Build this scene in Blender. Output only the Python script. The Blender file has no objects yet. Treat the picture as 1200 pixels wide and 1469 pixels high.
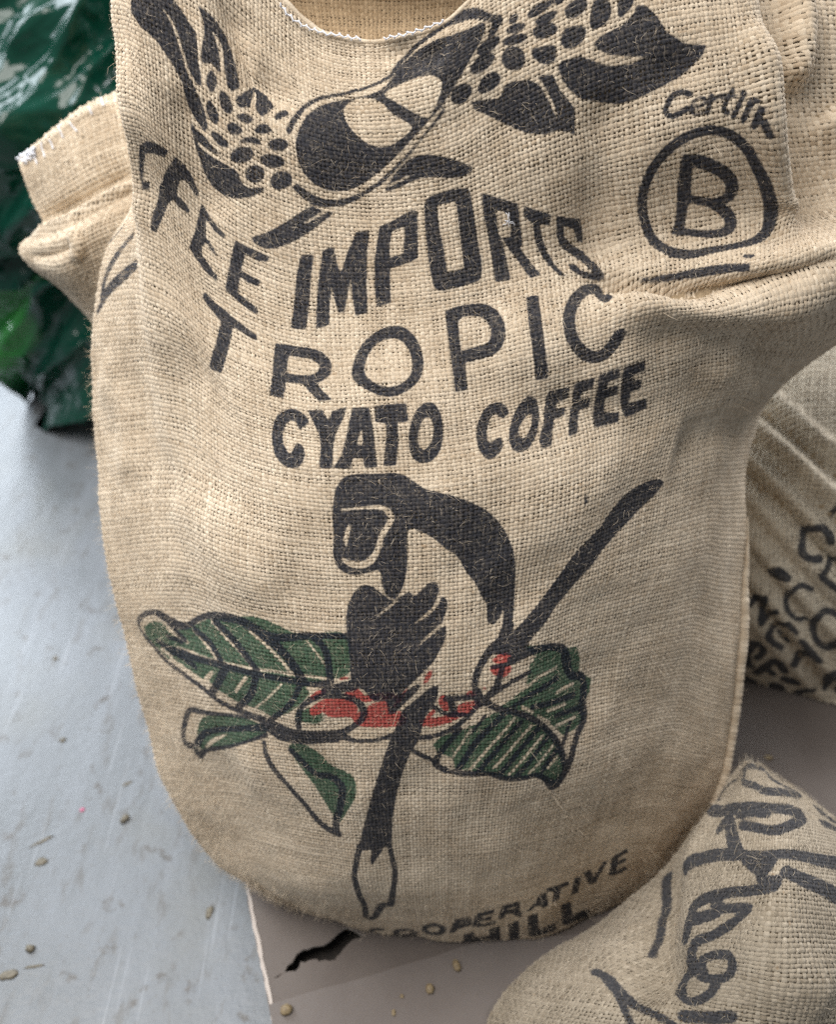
import bpy, bmesh, math, random
import numpy as np
from mathutils import Vector

random.seed(5)
rng = np.random.default_rng(5)
scene = bpy.context.scene
R = math.radians

# ---------------------------------------------------------------- camera
cam = bpy.data.cameras.new('camera')
cam.sensor_fit = 'HORIZONTAL'
cam.sensor_width = 36.0
cam.lens = 36.0 * 1287.0 / 1200.0
cam.clip_start, cam.clip_end = 0.02, 50.0
cam.dof.use_dof = True
cam.dof.focus_distance = 0.66
cam.dof.aperture_fstop = 4.3
cam_ob = bpy.data.objects.new('camera', cam)
cam_ob.location = (0, 0, 0.95)
cam_ob.rotation_euler = (R(48), 0, 0)
scene.collection.objects.link(cam_ob)
scene.camera = cam_ob

# ---------------------------------------------------------------- light
world = bpy.data.worlds.new('World')
scene.world = world
world.use_nodes = True
bg = world.node_tree.nodes['Background']
bg.inputs['Color'].default_value = (0.88, 0.94, 1.0, 1)
bg.inputs['Strength'].default_value = 0.26


def area_lamp(name, loc, target, sx, sy, power, color):
    l = bpy.data.lights.new(name, 'AREA')
    l.shape, l.size, l.size_y, l.energy, l.color = 'RECTANGLE', sx, sy, power, color
    o = bpy.data.objects.new(name, l)
    o.location = loc
    o.rotation_euler = (Vector(target) - Vector(loc)).to_track_quat('-Z', 'Y').to_euler()
    scene.collection.objects.link(o)
    return o


area_lamp('window_light', (-0.78, 0.40, 2.3), (0.0, 0.6, 0.5), 1.6, 1.4, 62, (1.0, 0.97, 0.93))
area_lamp('side_window_light', (-1.8, 2.3, 1.5), (-0.5, 0.9, 0.1), 1.8, 1.5, 100, (0.84, 0.92, 1.0))
area_lamp('right_fill_light', (1.7, 1.9, 1.7), (0.5, 0.8, 0.2), 1.2, 1.2, 52, (0.98, 0.98, 1.0))  # unseen fill lamp from the right, added to brighten the right sack

scene.view_settings.view_transform = 'Standard'
scene.view_settings.look = 'None'
scene.view_settings.exposure = 0.0
scene.view_settings.gamma = 1.0
scene.cycles.use_denoising = False
scene.cycles.max_bounces = 8
scene.cycles.caustics_reflective = False
scene.cycles.caustics_refractive = False

# ---------------------------------------------------------------- materials
def new_mat(name):
    m = bpy.data.materials.new(name)
    m.use_nodes = True
    nt = m.node_tree
    for n in list(nt.nodes):
        nt.nodes.remove(n)
    out = nt.nodes.new('ShaderNodeOutputMaterial')
    b = nt.nodes.new('ShaderNodeBsdfPrincipled')
    nt.links.new(b.outputs[0], out.inputs['Surface'])
    return m, nt, b


class G:
    """small helper to write node graphs as expressions"""
    def __init__(self, nt):
        self.nt = nt

    def node(self, kind, **kw):
        n = self.nt.nodes.new(kind)
        for k, v in kw.items():
            setattr(n, k, v)
        return n

    def put(self, sock, v):
        if hasattr(v, 'is_output'):
            self.nt.links.new(v, sock)
        else:
            sock.default_value = v

    def math(self, op, a, b=0.0, clamp=False):
        n = self.node('ShaderNodeMath', operation=op, use_clamp=clamp)
        self.put(n.inputs[0], a)
        self.put(n.inputs[1], b)
        return n.outputs[0]

    def mix(self, f, a, b):
        n = self.node('ShaderNodeMix', data_type='RGBA')
        self.put(n.inputs[0], f)
        self.put(n.inputs[6], a)
        self.put(n.inputs[7], b)
        return n.outputs[2]

    def noise(self, vec, scale, detail=3.0, rough=0.55, w=None):
        n = self.node('ShaderNodeTexNoise')
        if vec is not None:
            self.put(n.inputs['Vector'], vec)
        n.inputs['Scale'].default_value = scale
        n.inputs['Detail'].default_value = detail
        n.inputs['Roughness'].default_value = rough
        return n.outputs['Fac']

    def ramp(self, v, lo, hi, a=0.0, b=1.0):
        n = self.node('ShaderNodeMapRange')
        n.clamp = True
        self.put(n.inputs[0], v)
        for i, q in enumerate((lo, hi, a, b)):
            n.inputs[i + 1].default_value = q
        return n.outputs[0]

    def attr(self, name):
        return self.node('ShaderNodeAttribute', attribute_name=name)

    def sep(self, v):
        n = self.node('ShaderNodeSeparateXYZ')
        self.put(n.inputs[0], v)
        return n.outputs

    def obj(self):
        return self.node('ShaderNodeTexCoord').outputs['Object']

    def bump(self, h, dist, strength=1.0):
        n = self.node('ShaderNodeBump')
        n.inputs['Strength'].default_value = strength
        n.inputs['Distance'].default_value = dist
        self.put(n.inputs['Height'], h)
        return n.outputs[0]


def burlap_threads(name, light, dark, black=(0.012, 0.015, 0.025, 1), fuzz=0.0024):
    """jute yarn, with the screen print soaked into it (print outline stored as distance in 'ink')"""
    m, nt, b = new_mat(name)
    g = G(nt)
    th = g.sep(g.attr('thread').outputs['Vector'])
    ink = g.sep(g.attr('ink').outputs['Vector'])
    obj = g.obj()
    comb = g.node('ShaderNodeCombineXYZ')
    g.put(comb.inputs[0], g.math('MULTIPLY', th[1], 260.0))
    g.put(comb.inputs[1], g.math('MULTIPLY', th[2], 3.0))
    g.put(comb.inputs[2], g.math('MULTIPLY', th[0], 57.0))
    fib = g.noise(comb.outputs[0], 1.0, 4.0, 0.65)
    blot = g.noise(obj, 22.0, 3.0, 0.6)
    fine = g.noise(obj, 700.0, 2.0, 0.6)
    tone = g.math('ADD', g.math('MULTIPLY', th[0], 0.62), g.math('MULTIPLY', fib, 0.55))
    tone = g.math('ADD', tone, g.math('MULTIPLY', g.math('SUBTRACT', blot, 0.5), 0.75))
    tone = g.math('ADD', tone, g.math('MULTIPLY', g.math('SUBTRACT', fine, 0.5), 0.35))
    col = g.mix(g.ramp(tone, 0.12, 1.0), dark, light)
    fleck = g.ramp(g.noise(obj, 160.0, 2.0, 0.5), 0.70, 0.78)
    col = g.mix(g.math('MULTIPLY', fleck, 0.5), col, (0.30, 0.17, 0.07, 1))
    edge = g.math('MULTIPLY', g.math('SUBTRACT', g.noise(obj, 420.0, 3.0, 0.7), 0.5), fuzz)
    wear = g.ramp(g.math('ADD', g.math('MULTIPLY', fib, 0.6), g.math('MULTIPLY', g.noise(obj, 330.0, 3.0, 0.7), 0.6)), 0.36, 0.60, 0.60, 0.97)
    def mask(ch):
        return g.math('MULTIPLY', g.ramp(g.math('ADD', ch, edge), -0.0005, 0.0006, 1.0, 0.0), wear)
    col = g.mix(g.math('MULTIPLY', mask(ink[1]), 0.96), col, (0.017, 0.076, 0.040, 1))
    col = g.mix(g.math('MULTIPLY', mask(ink[2]), 1.0), col, (0.42, 0.066, 0.056, 1))
    grain = g.ramp(g.math('ADD', g.math('MULTIPLY', fine, 0.6), g.math('MULTIPLY', fib, 0.5)), 0.52, 0.76, 0.0, 0.42)
    dark_ink = g.mix(grain, black, (0.080, 0.090, 0.118, 1))
    col = g.mix(mask(ink[0]), col, dark_ink)
    g.put(b.inputs['Base Color'], col)
    b.inputs['Roughness'].default_value = 0.85
    b.inputs['Specular IOR Level'].default_value = 0.22
    b.inputs['Sheen Weight'].default_value = 0.12
    b.inputs['Sheen Roughness'].default_value = 0.4
    g.put(b.inputs['Normal'], g.bump(g.math('ADD', fib, fine), 0.0006, 0.7))
    return m


def cloth_plain(name, c1, c2):
    m, nt, b = new_mat(name)
    g = G(nt)
    obj = g.obj()
    n = g.noise(obj, 300.0, 4.0, 0.7)
    g.put(b.inputs['Base Color'], g.mix(g.ramp(n, 0.3, 0.7), c1, c2))
    b.inputs['Roughness'].default_value = 0.95
    b.inputs['Specular IOR Level'].default_value = 0.1
    g.put(b.inputs['Normal'], g.bump(n, 0.002, 0.8))
    return m


LIGHT, DARK = (0.765, 0.648, 0.50, 1), (0.445, 0.34, 0.23, 1)
M_BURLAP = burlap_threads('burlap_yarn', LIGHT, DARK)
M_BURLAP_PALE = burlap_threads('burlap_yarn_washed', (0.50, 0.43, 0.335, 1), (0.27, 0.22, 0.158, 1), (0.040, 0.042, 0.050, 1), 0.0045)
M_BURLAP_GREY = burlap_threads('burlap_yarn_faded', (0.70, 0.62, 0.49, 1), (0.42, 0.35, 0.26, 1), (0.025, 0.028, 0.036, 1))
M_BURLAP_MOUTH_SHADE = burlap_threads('burlap_yarn_mouth_shade', (0.58, 0.43, 0.27, 1), (0.33, 0.225, 0.125, 1))  # same jute darkened and warmed: shade inside the mouth put into the colour
M_BACK = cloth_plain('burlap_ground', (0.28, 0.205, 0.125, 1), (0.40, 0.305, 0.20, 1))


def white_thread():
    m, nt, b = new_mat('white_cotton')
    b.inputs['Base Color'].default_value = (0.82, 0.83, 0.88, 1)
    b.inputs['Roughness'].default_value = 0.7
    return m


M_WHITE = white_thread()


def floor_mat():
    m, nt, b = new_mat('painted_floor')
    g = G(nt)
    obj = g.obj()
    a = g.noise(obj, 2.6, 5.0, 0.6)
    st = g.node('ShaderNodeMapping')
    st.inputs['Scale'].default_value = (26, 4, 1)
    st.inputs['Rotation'].default_value = (0, 0, R(28))
    g.put(st.inputs['Vector'], obj)
    streak = g.noise(st.outputs[0], 1.0, 5.0, 0.65)
    col = g.mix(g.ramp(a, 0.32, 0.68), (0.13, 0.14, 0.148, 1), (0.19, 0.205, 0.225, 1))
    col = g.mix(g.ramp(streak, 0.42, 0.72, 0.0, 0.45), col, (0.245, 0.265, 0.297, 1))
    yel = g.ramp(g.noise(obj, 5.5, 4.0, 0.6), 0.52, 0.72, 0.0, 0.45)
    col = g.mix(yel, col, (0.17, 0.167, 0.145, 1))
    st2 = g.node('ShaderNodeMapping')
    st2.inputs['Scale'].default_value = (60, 20, 1)
    st2.inputs['Rotation'].default_value = (0, 0, R(-35))
    g.put(st2.inputs['Vector'], obj)
    scuff = g.ramp(g.noise(st2.outputs[0], 1.0, 3.0, 0.6), 0.565, 0.67)
    col = g.mix(g.math('MULTIPLY', scuff, 0.5), col, (0.09, 0.08, 0.068, 1))
    spot = g.ramp(g.noise(obj, 38.0, 3.0, 0.55), 0.62, 0.70)
    col = g.mix(g.math('MULTIPLY', spot, 0.75), col, (0.075, 0.062, 0.05, 1))
    grit = g.ramp(g.noise(obj, 210.0, 2.0, 0.5), 0.63, 0.72)
    col = g.mix(g.math('MULTIPLY', grit, 0.4), col, (0.09, 0.08, 0.07, 1))
    st3 = g.node('ShaderNodeMapping')
    st3.inputs['Scale'].default_value = (150, 3.5, 1)
    st3.inputs['Rotation'].default_value = (0, 0, R(52))
    g.put(st3.inputs['Vector'], obj)
    scr = g.ramp(g.noise(st3.outputs[0], 1.0, 2.0, 0.5), 0.66, 0.72)
    col = g.mix(g.math('MULTIPLY', scr, 0.45), col, (0.33, 0.35, 0.38, 1))
    g.put(b.inputs['Base Color'], col)
    g.put(b.inputs['Roughness'], g.ramp(a, 0.3, 0.7, 0.28, 0.5))
    g.put(b.inputs['Normal'], g.bump(g.noise(obj, 90.0, 4.0, 0.6), 0.002, 0.35))
    return m


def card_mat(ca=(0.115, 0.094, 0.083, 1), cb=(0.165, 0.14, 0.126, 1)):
    m, nt, b = new_mat('grey_cardboard')
    g = G(nt)
    obj = g.obj()
    a = g.noise(obj, 9.0, 5.0, 0.6)
    f = g.noise(obj, 420.0, 3.0, 0.7)
    col = g.mix(g.ramp(a, 0.3, 0.7), ca, cb)
    col = g.mix(g.ramp(f, 0.45, 0.75, 0.0, 0.35), col, (0.17, 0.13, 0.10, 1))
    sp = g.ramp(g.noise(obj, 130.0, 2.0, 0.5), 0.73, 0.78)
    col = g.mix(g.math('MULTIPLY', sp, 0.6), col, (0.09, 0.07, 0.055, 1))
    g.put(b.inputs['Base Color'], col)
    b.inputs['Roughness'].default_value = 0.8
    h = g.math('ADD', g.math('MULTIPLY', a, 0.8), g.math('MULTIPLY', f, 0.12))
    g.put(b.inputs['Normal'], g.bump(h, 0.006, 0.5))
    return m


def card_edge_mat():
    m, nt, b = new_mat('torn_card_edge')
    b.inputs['Base Color'].default_value = (0.55, 0.48, 0.43, 1)
    b.inputs['Roughness'].default_value = 0.9
    return m


def plastic_mat():
    m, nt, b = new_mat('green_plastic_film')
    g = G(nt)
    obj = g.obj()
    a = g.noise(obj, 5.0, 4.0, 0.6)
    col = g.mix(g.ramp(a, 0.35, 0.7), (0.004, 0.044, 0.030, 1), (0.008, 0.075, 0.048, 1))
    h = g.sep(g.attr('film').outputs['Vector'])
    col = g.mix(h[0], col, (0.045, 0.29, 0.045, 1))  # brighter green patch: light coming through the film, put into the colour
    g.put(b.inputs['Base Color'], col)
    b.inputs['Roughness'].default_value = 0.16
    b.inputs['IOR'].default_value = 1.55
    n = g.node('ShaderNodeTexNoise', noise_type='RIDGED_MULTIFRACTAL')
    g.put(n.inputs['Vector'], obj)
    n.inputs['Scale'].default_value = 24.0
    n.inputs['Detail'].default_value = 4.0
    n.inputs['Distortion'].default_value = 0.8
    g.put(b.inputs['Normal'], g.bump(n.outputs['Fac'], 0.012, 0.85))
    tr = g.node('ShaderNodeBsdfTranslucent')
    g.put(tr.inputs['Color'], g.mix(h[0], (0.01, 0.16, 0.07, 1), (0.10, 0.55, 0.08, 1)))
    mx = g.node('ShaderNodeMixShader')
    mx.inputs[0].default_value = 0.3
    nt.links.new(b.outputs[0], mx.inputs[1])
    nt.links.new(tr.outputs[0], mx.inputs[2])
    out = [q for q in nt.nodes if q.type == 'OUTPUT_MATERIAL'][0]
    nt.links.new(mx.outputs[0], out.inputs['Surface'])
    return m


def bean_mat(name, c1, c2):
    m, nt, b = new_mat(name)
    g = G(nt)
    n = g.noise(g.obj(), 300.0, 3.0, 0.6)
    g.put(b.inputs['Base Color'], g.mix(g.ramp(n, 0.35, 0.65), c1, c2))
    b.inputs['Roughness'].default_value = 0.6
    return m


M_FLOOR, M_CARD, M_EDGE, M_FILM = floor_mat(), card_mat(), card_edge_mat(), plastic_mat()
M_FLAP_LIT = card_mat((0.15, 0.127, 0.116, 1), (0.195, 0.17, 0.157, 1))  # lit copy of the card: edge of the sack's shadow put into the colour
M_HOLE_SHADE = card_mat((0.016, 0.013, 0.011, 1), (0.026, 0.022, 0.019, 1))  # near-black card: darkness inside the torn hole put into the colour
M_BEAN = bean_mat('husk_tan', (0.16, 0.11, 0.06, 1), (0.36, 0.28, 0.16, 1))
M_CRUMB = bean_mat('crumb_brown', (0.10, 0.085, 0.06, 1), (0.20, 0.17, 0.12, 1))
M_PINK = bean_mat('pink_paint_speck', (0.55, 0.10, 0.22, 1), (0.65, 0.18, 0.30, 1))

# ---------------------------------------------------------------- object helpers
def tag(o, label=None, cat=None, group=None, kind=None):
    for k, v in (('label', label), ('category', cat), ('group', group), ('kind', kind)):
        if v:
            o[k] = v
    return o


def empty(name, loc=(0, 0, 0)):
    o = bpy.data.objects.new(name, None)
    o.location = loc
    o.empty_display_size = 0.05
    scene.collection.objects.link(o)
    return o


def link_mesh(name, V, faces, mats, parent=None, smooth=True, attrs=None, mat_index=None):
    """V (n,3) world coordinates; faces (m,4) or (m,3) int array"""
    V = np.asarray(V, np.float32).reshape(-1, 3)
    faces = np.asarray(faces, np.int32)
    me = bpy.data.meshes.new(name)
    off = np.array(parent.location if parent else (0, 0, 0), np.float32)
    me.vertices.add(len(V))
    me.vertices.foreach_set('co', (V - off).ravel())
    k = faces.shape[1]
    me.loops.add(faces.size)
    me.loops.foreach_set('vertex_index', faces.ravel())
    me.polygons.add(len(faces))
    me.polygons.foreach_set('loop_start', np.arange(0, faces.size, k, dtype=np.int32))
    me.polygons.foreach_set('use_smooth', np.full(len(faces), smooth))
    for m in (mats if isinstance(mats, (list, tuple)) else [mats]):
        me.materials.append(m)
    if mat_index is not None:
        me.polygons.foreach_set('material_index', np.asarray(mat_index, np.int32))
    me.update(calc_edges=True)
    for nm, a in (attrs or {}).items():
        at = me.attributes.new(nm, 'FLOAT_VECTOR', 'POINT')
        at.data.foreach_set('vector', np.asarray(a, np.float32).ravel())
    o = bpy.data.objects.new(name, me)
    scene.collection.objects.link(o)
    if parent:
        o.parent = parent
    return o


def grid_faces(nr, nc, base=0, flip=False):
    i, j = np.meshgrid(np.arange(nr - 1), np.arange(nc - 1), indexing='ij')
    a = (i * nc + j).ravel() + base
    q = np.stack([a, a + 1, a + nc + 1, a + nc], 1)
    return q[:, ::-1] if flip else q


def tube(path, rad, sides=6, closed=False):
    """swept tube; returns V, F"""
    P = np.asarray(path, float)
    n = len(P)
    T = np.gradient(P, axis=0)
    T /= np.linalg.norm(T, axis=1, keepdims=True) + 1e-12
    up = np.array([0.13, 0.31, 0.94])
    U = np.cross(T, up)
    U /= np.linalg.norm(U, axis=1, keepdims=True) + 1e-12
    W = np.cross(T, U)
    rad = np.broadcast_to(np.asarray(rad, float), (n,))
    a = np.linspace(0, 2 * np.pi, sides, endpoint=False)
    V = P[:, None] + rad[:, None, None] * (U[:, None] * np.cos(a)[None, :, None] + W[:, None] * np.sin(a)[None, :, None])
    F = []
    for i in range(n - 1):
        for j in range(sides):
            F.append((i * sides + j, i * sides + (j + 1) % sides, (i + 1) * sides + (j + 1) % sides, (i + 1) * sides + j))
    return V.reshape(-1, 3), np.array(F, int)


# ---------------------------------------------------------------- cloth fields
def _cr_matrix(n, m):
    """Catmull-Rom weights that turn n control values into m samples."""
    x = np.linspace(0, n - 1, m)
    i = np.clip(np.floor(x).astype(int), 0, n - 2)
    f = x - i
    w = [(-f + 2 * f**2 - f**3) / 2, (2 - 5 * f**2 + 3 * f**3) / 2,
         (f + 4 * f**2 - 3 * f**3) / 2, (-f**2 + f**3) / 2]
    M = np.zeros((m, n))
    r = np.arange(m)
    for k in range(4):
        j = i + k - 1
        lo = j < 0
        hi = j > n - 1
        ok = ~(lo | hi)
        np.add.at(M, (r[ok], j[ok]), w[k][ok])
        # linear extrapolation past the ends
        np.add.at(M, (r[lo], np.zeros(lo.sum(), int)), 2 * w[k][lo])
        np.add.at(M, (r[lo], np.ones(lo.sum(), int)), -w[k][lo])
        np.add.at(M, (r[hi], np.full(hi.sum(), n - 1)), 2 * w[k][hi])
        np.add.at(M, (r[hi], np.full(hi.sum(), n - 2)), -w[k][hi])
    return M


def _grid_normals(P, flip=1.0):
    du = np.gradient(P, axis=1)
    dv = np.gradient(P, axis=0)
    N = np.cross(dv, du) * flip
    return N / (np.linalg.norm(N, axis=2, keepdims=True) + 1e-12)


def _seg_dist(X, Y, pts):
    """distance from grid points to a polyline, with the position along it"""
    best = np.full(X.shape, 1e9)
    pos = np.zeros(X.shape)
    for k in range(len(pts) - 1):
        ax, ay = pts[k][0], pts[k][1]
        bx, by = pts[k + 1][0], pts[k + 1][1]
        dx, dy = bx - ax, by - ay
        L2 = dx * dx + dy * dy + 1e-12
        t = np.clip(((X - ax) * dx + (Y - ay) * dy) / L2, 0, 1)
        d = np.hypot(X - ax - t * dx, Y - ay - t * dy)
        m = d < best
        best = np.where(m, d, best)
        pos = np.where(m, k + t, pos)
    return best, pos


class Field:
    """Smooth cloth sheet through a grid of control points (rows x columns x 3).
    Cloth coordinates (s, t) are metres along the weft and along the warp."""

    def __init__(self, ctrl, step=0.0022, folds=(), flip=1.0):
        C = np.array(ctrl, float)
        nr, nc, _ = C.shape
        Mr, Mc = _cr_matrix(nr, (nr - 1) * 24 + 1), _cr_matrix(nc, (nc - 1) * 24 + 1)
        D = np.einsum('ai,ijk,bj->abk', Mr, C, Mc)
        ls = np.linalg.norm(np.diff(D, axis=1), axis=2).mean(0)
        lt = np.linalg.norm(np.diff(D, axis=0), axis=2).mean(1)
        cs, ct = np.r_[0, np.cumsum(ls)], np.r_[0, np.cumsum(lt)]
        self.S, self.T = cs[-1], ct[-1]
        self.ns, self.nt = int(self.S / step) + 2, int(self.T / step) + 2
        si = np.interp(np.linspace(0, self.S, self.ns), cs, np.arange(len(cs)))
        ti = np.interp(np.linspace(0, self.T, self.nt), ct, np.arange(len(ct)))
        P = self._bil(D, si[None, :] + 0 * ti[:, None], ti[:, None] + 0 * si[None, :])
        self.flip = flip
        N = _grid_normals(P, flip)
        X, Y = np.meshgrid(np.linspace(0, self.S, self.ns), np.linspace(0, self.T, self.nt))
        self.X, self.Y = X, Y
        H = np.zeros(X.shape)
        for pts, sig, amp in folds:
            d, p = _seg_dist(X, Y, pts)
            n = len(pts) - 1
            q = p / n
            fade = np.clip(np.minimum(q, 1 - q) / 0.22, 0, 1) * 0.9 + 0.1
            fade = fade * fade * (3 - 2 * fade)
            H += amp * fade * np.exp(-0.5 * (d / sig) ** 2)
        self.P = P + N * H[..., None]
        self.N = _grid_normals(self.P, flip)

    @staticmethod
    def _bil(A, x, y):
        h, w = A.shape[:2]
        x = np.clip(x, 0, w - 1.000001)
        y = np.clip(y, 0, h - 1.000001)
        i, j = x.astype(int), y.astype(int)
        fx, fy = (x - i), (y - j)
        if A.ndim == 3:
            fx, fy = fx[..., None], fy[..., None]
        return (A[j, i] * (1 - fx) + A[j, i + 1] * fx) * (1 - fy) + (A[j + 1, i] * (1 - fx) + A[j + 1, i + 1] * fx) * fy

    def at(self, s, t):
        x, y = s / self.S * (self.ns - 1), t / self.T * (self.nt - 1)
        return self._bil(self.P, x, y), self._bil(self.N, x, y)

    def lump(self, *layers):
        """soft unevenness: (cells, octaves, seed, metres)"""
        H = sum((smooth_noise(self.nt, self.ns, a, b, s) - 0.5) * m for a, b, s, m in layers)
        self.P = self.P + self.N * H[..., None]
        self.N = _grid_normals(self.P, self.flip)
        return self


def smooth_noise(n, m, cells, octaves=3, seed=0, ridged=False, aniso=1.0):
    r = np.random.default_rng(seed)
    out = np.zeros((n, m))
    amp, tot = 1.0, 0.0
    cy, cx = cells, max(2, int(cells * aniso * m / n))
    for _ in range(octaves):
        A = r.random((cy + 3, cx + 3))
        y = np.linspace(0, cy, n)
        x = np.linspace(0, cx, m)
        v = Field._bil(A, (x[None, :] + 0 * y[:, None]), (y[:, None] + 0 * x[None, :]))
        if not ridged:
            i, j = np.floor(y).astype(int), np.floor(x).astype(int)
            fy, fx = y - i, x - j
            fy, fx = (fy * fy * (3 - 2 * fy))[:, None], (fx * fx * (3 - 2 * fx))[None, :]
            i, j = np.clip(i, 0, cy), np.clip(j, 0, cx)
            v = (A[np.ix_(i, j)] * (1 - fx) + A[np.ix_(i, j + 1)] * fx) * (1 - fy) + (A[np.ix_(i + 1, j)] * (1 - fx) + A[np.ix_(i + 1, j + 1)] * fx) * fy
        else:
            v = 1 - np.abs(2 * v - 1)
        out += amp * v
        tot += amp
        amp *= 0.5
        cy, cx = cy * 2, cx * 2
    return out / tot


# ---------------------------------------------------------------- screen prints
def chaikin(p, n=2):
    p = np.asarray(p, float)
    for _ in range(n):
        q = np.roll(p, -1, axis=0)
        p = np.stack([0.75 * p + 0.25 * q, 0.25 * p + 0.75 * q], 1).reshape(-1, 2)
    return p


def smooth_line(p, sub=4):
    p = np.asarray(p, float)
    if len(p) < 3:
        return p
    return _cr_matrix(len(p), (len(p) - 1) * sub + 1) @ p


def poly_sdf(X, Y, p):
    d, _ = _seg_dist(X, Y, list(p) + [p[0]])
    inside = np.zeros(X.shape, bool)
    n = len(p)
    for k in range(n):
        x1, y1 = p[k]
        x2, y2 = p[(k + 1) % n]
        if y1 == y2:
            continue
        c = ((y1 > Y) != (y2 > Y)) & (X < (x2 - x1) * (Y - y1) / (y2 - y1) + x1)
        inside ^= c
    return np.where(inside, -d, d)


class Print:
    """distance to the printed shapes, on a raster in cloth coordinates (0.1 mm units in the data)"""
    FAR = 0.02

    def __init__(self, field, ops, cell=0.0011):
        self.f = field
        self.w, self.h = int(field.S / cell) + 2, int(field.T / cell) + 2
        self.cx, self.cy = field.S / (self.w - 1), field.T / (self.h - 1)
        self.L = {c: np.full((self.h, self.w), self.FAR) for c in 'kgr'}
        for kind, ink, pts in ops:
            p = np.array(pts, float) * 1e-4
            if kind in 'SC':
                p = smooth_line(p)
                pad = p[:, 2].max() + 0.008
            else:
                if kind in 'ph':
                    p = chaikin(p)
                pad = 0.008
            x0, x1 = p[:, 0].min() - pad, p[:, 0].max() + pad
            y0, y1 = p[:, 1].min() - pad, p[:, 1].max() + pad
            i0, i1 = max(0, int(x0 / self.cx)), min(self.w, int(x1 / self.cx) + 2)
            j0, j1 = max(0, int(y0 / self.cy)), min(self.h, int(y1 / self.cy) + 2)
            if i1 <= i0 or j1 <= j0:
                continue
            X, Y = np.meshgrid(np.arange(i0, i1) * self.cx, np.arange(j0, j1) * self.cy)
            A = self.L[ink][j0:j1, i0:i1]
            if kind in 'SC':
                d, q = _seg_dist(X, Y, p)
                d = d - np.interp(q, np.arange(len(p)), p[:, 2]) * 0.5
            else:
                d = poly_sdf(X, Y, p)
            if kind in 'PpS':
                np.minimum(A, d, out=A)
            else:
                np.maximum(A, -d, out=A)

    def at(self, s, t):
        x, y = s / self.cx, t / self.cy
        return np.stack([Field._bil(self.L[c], x, y) for c in 'kgr'], -1)


class NoPrint:
    def at(self, s, t):
        return np.full(s.shape + (3,), 0.02)


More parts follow.
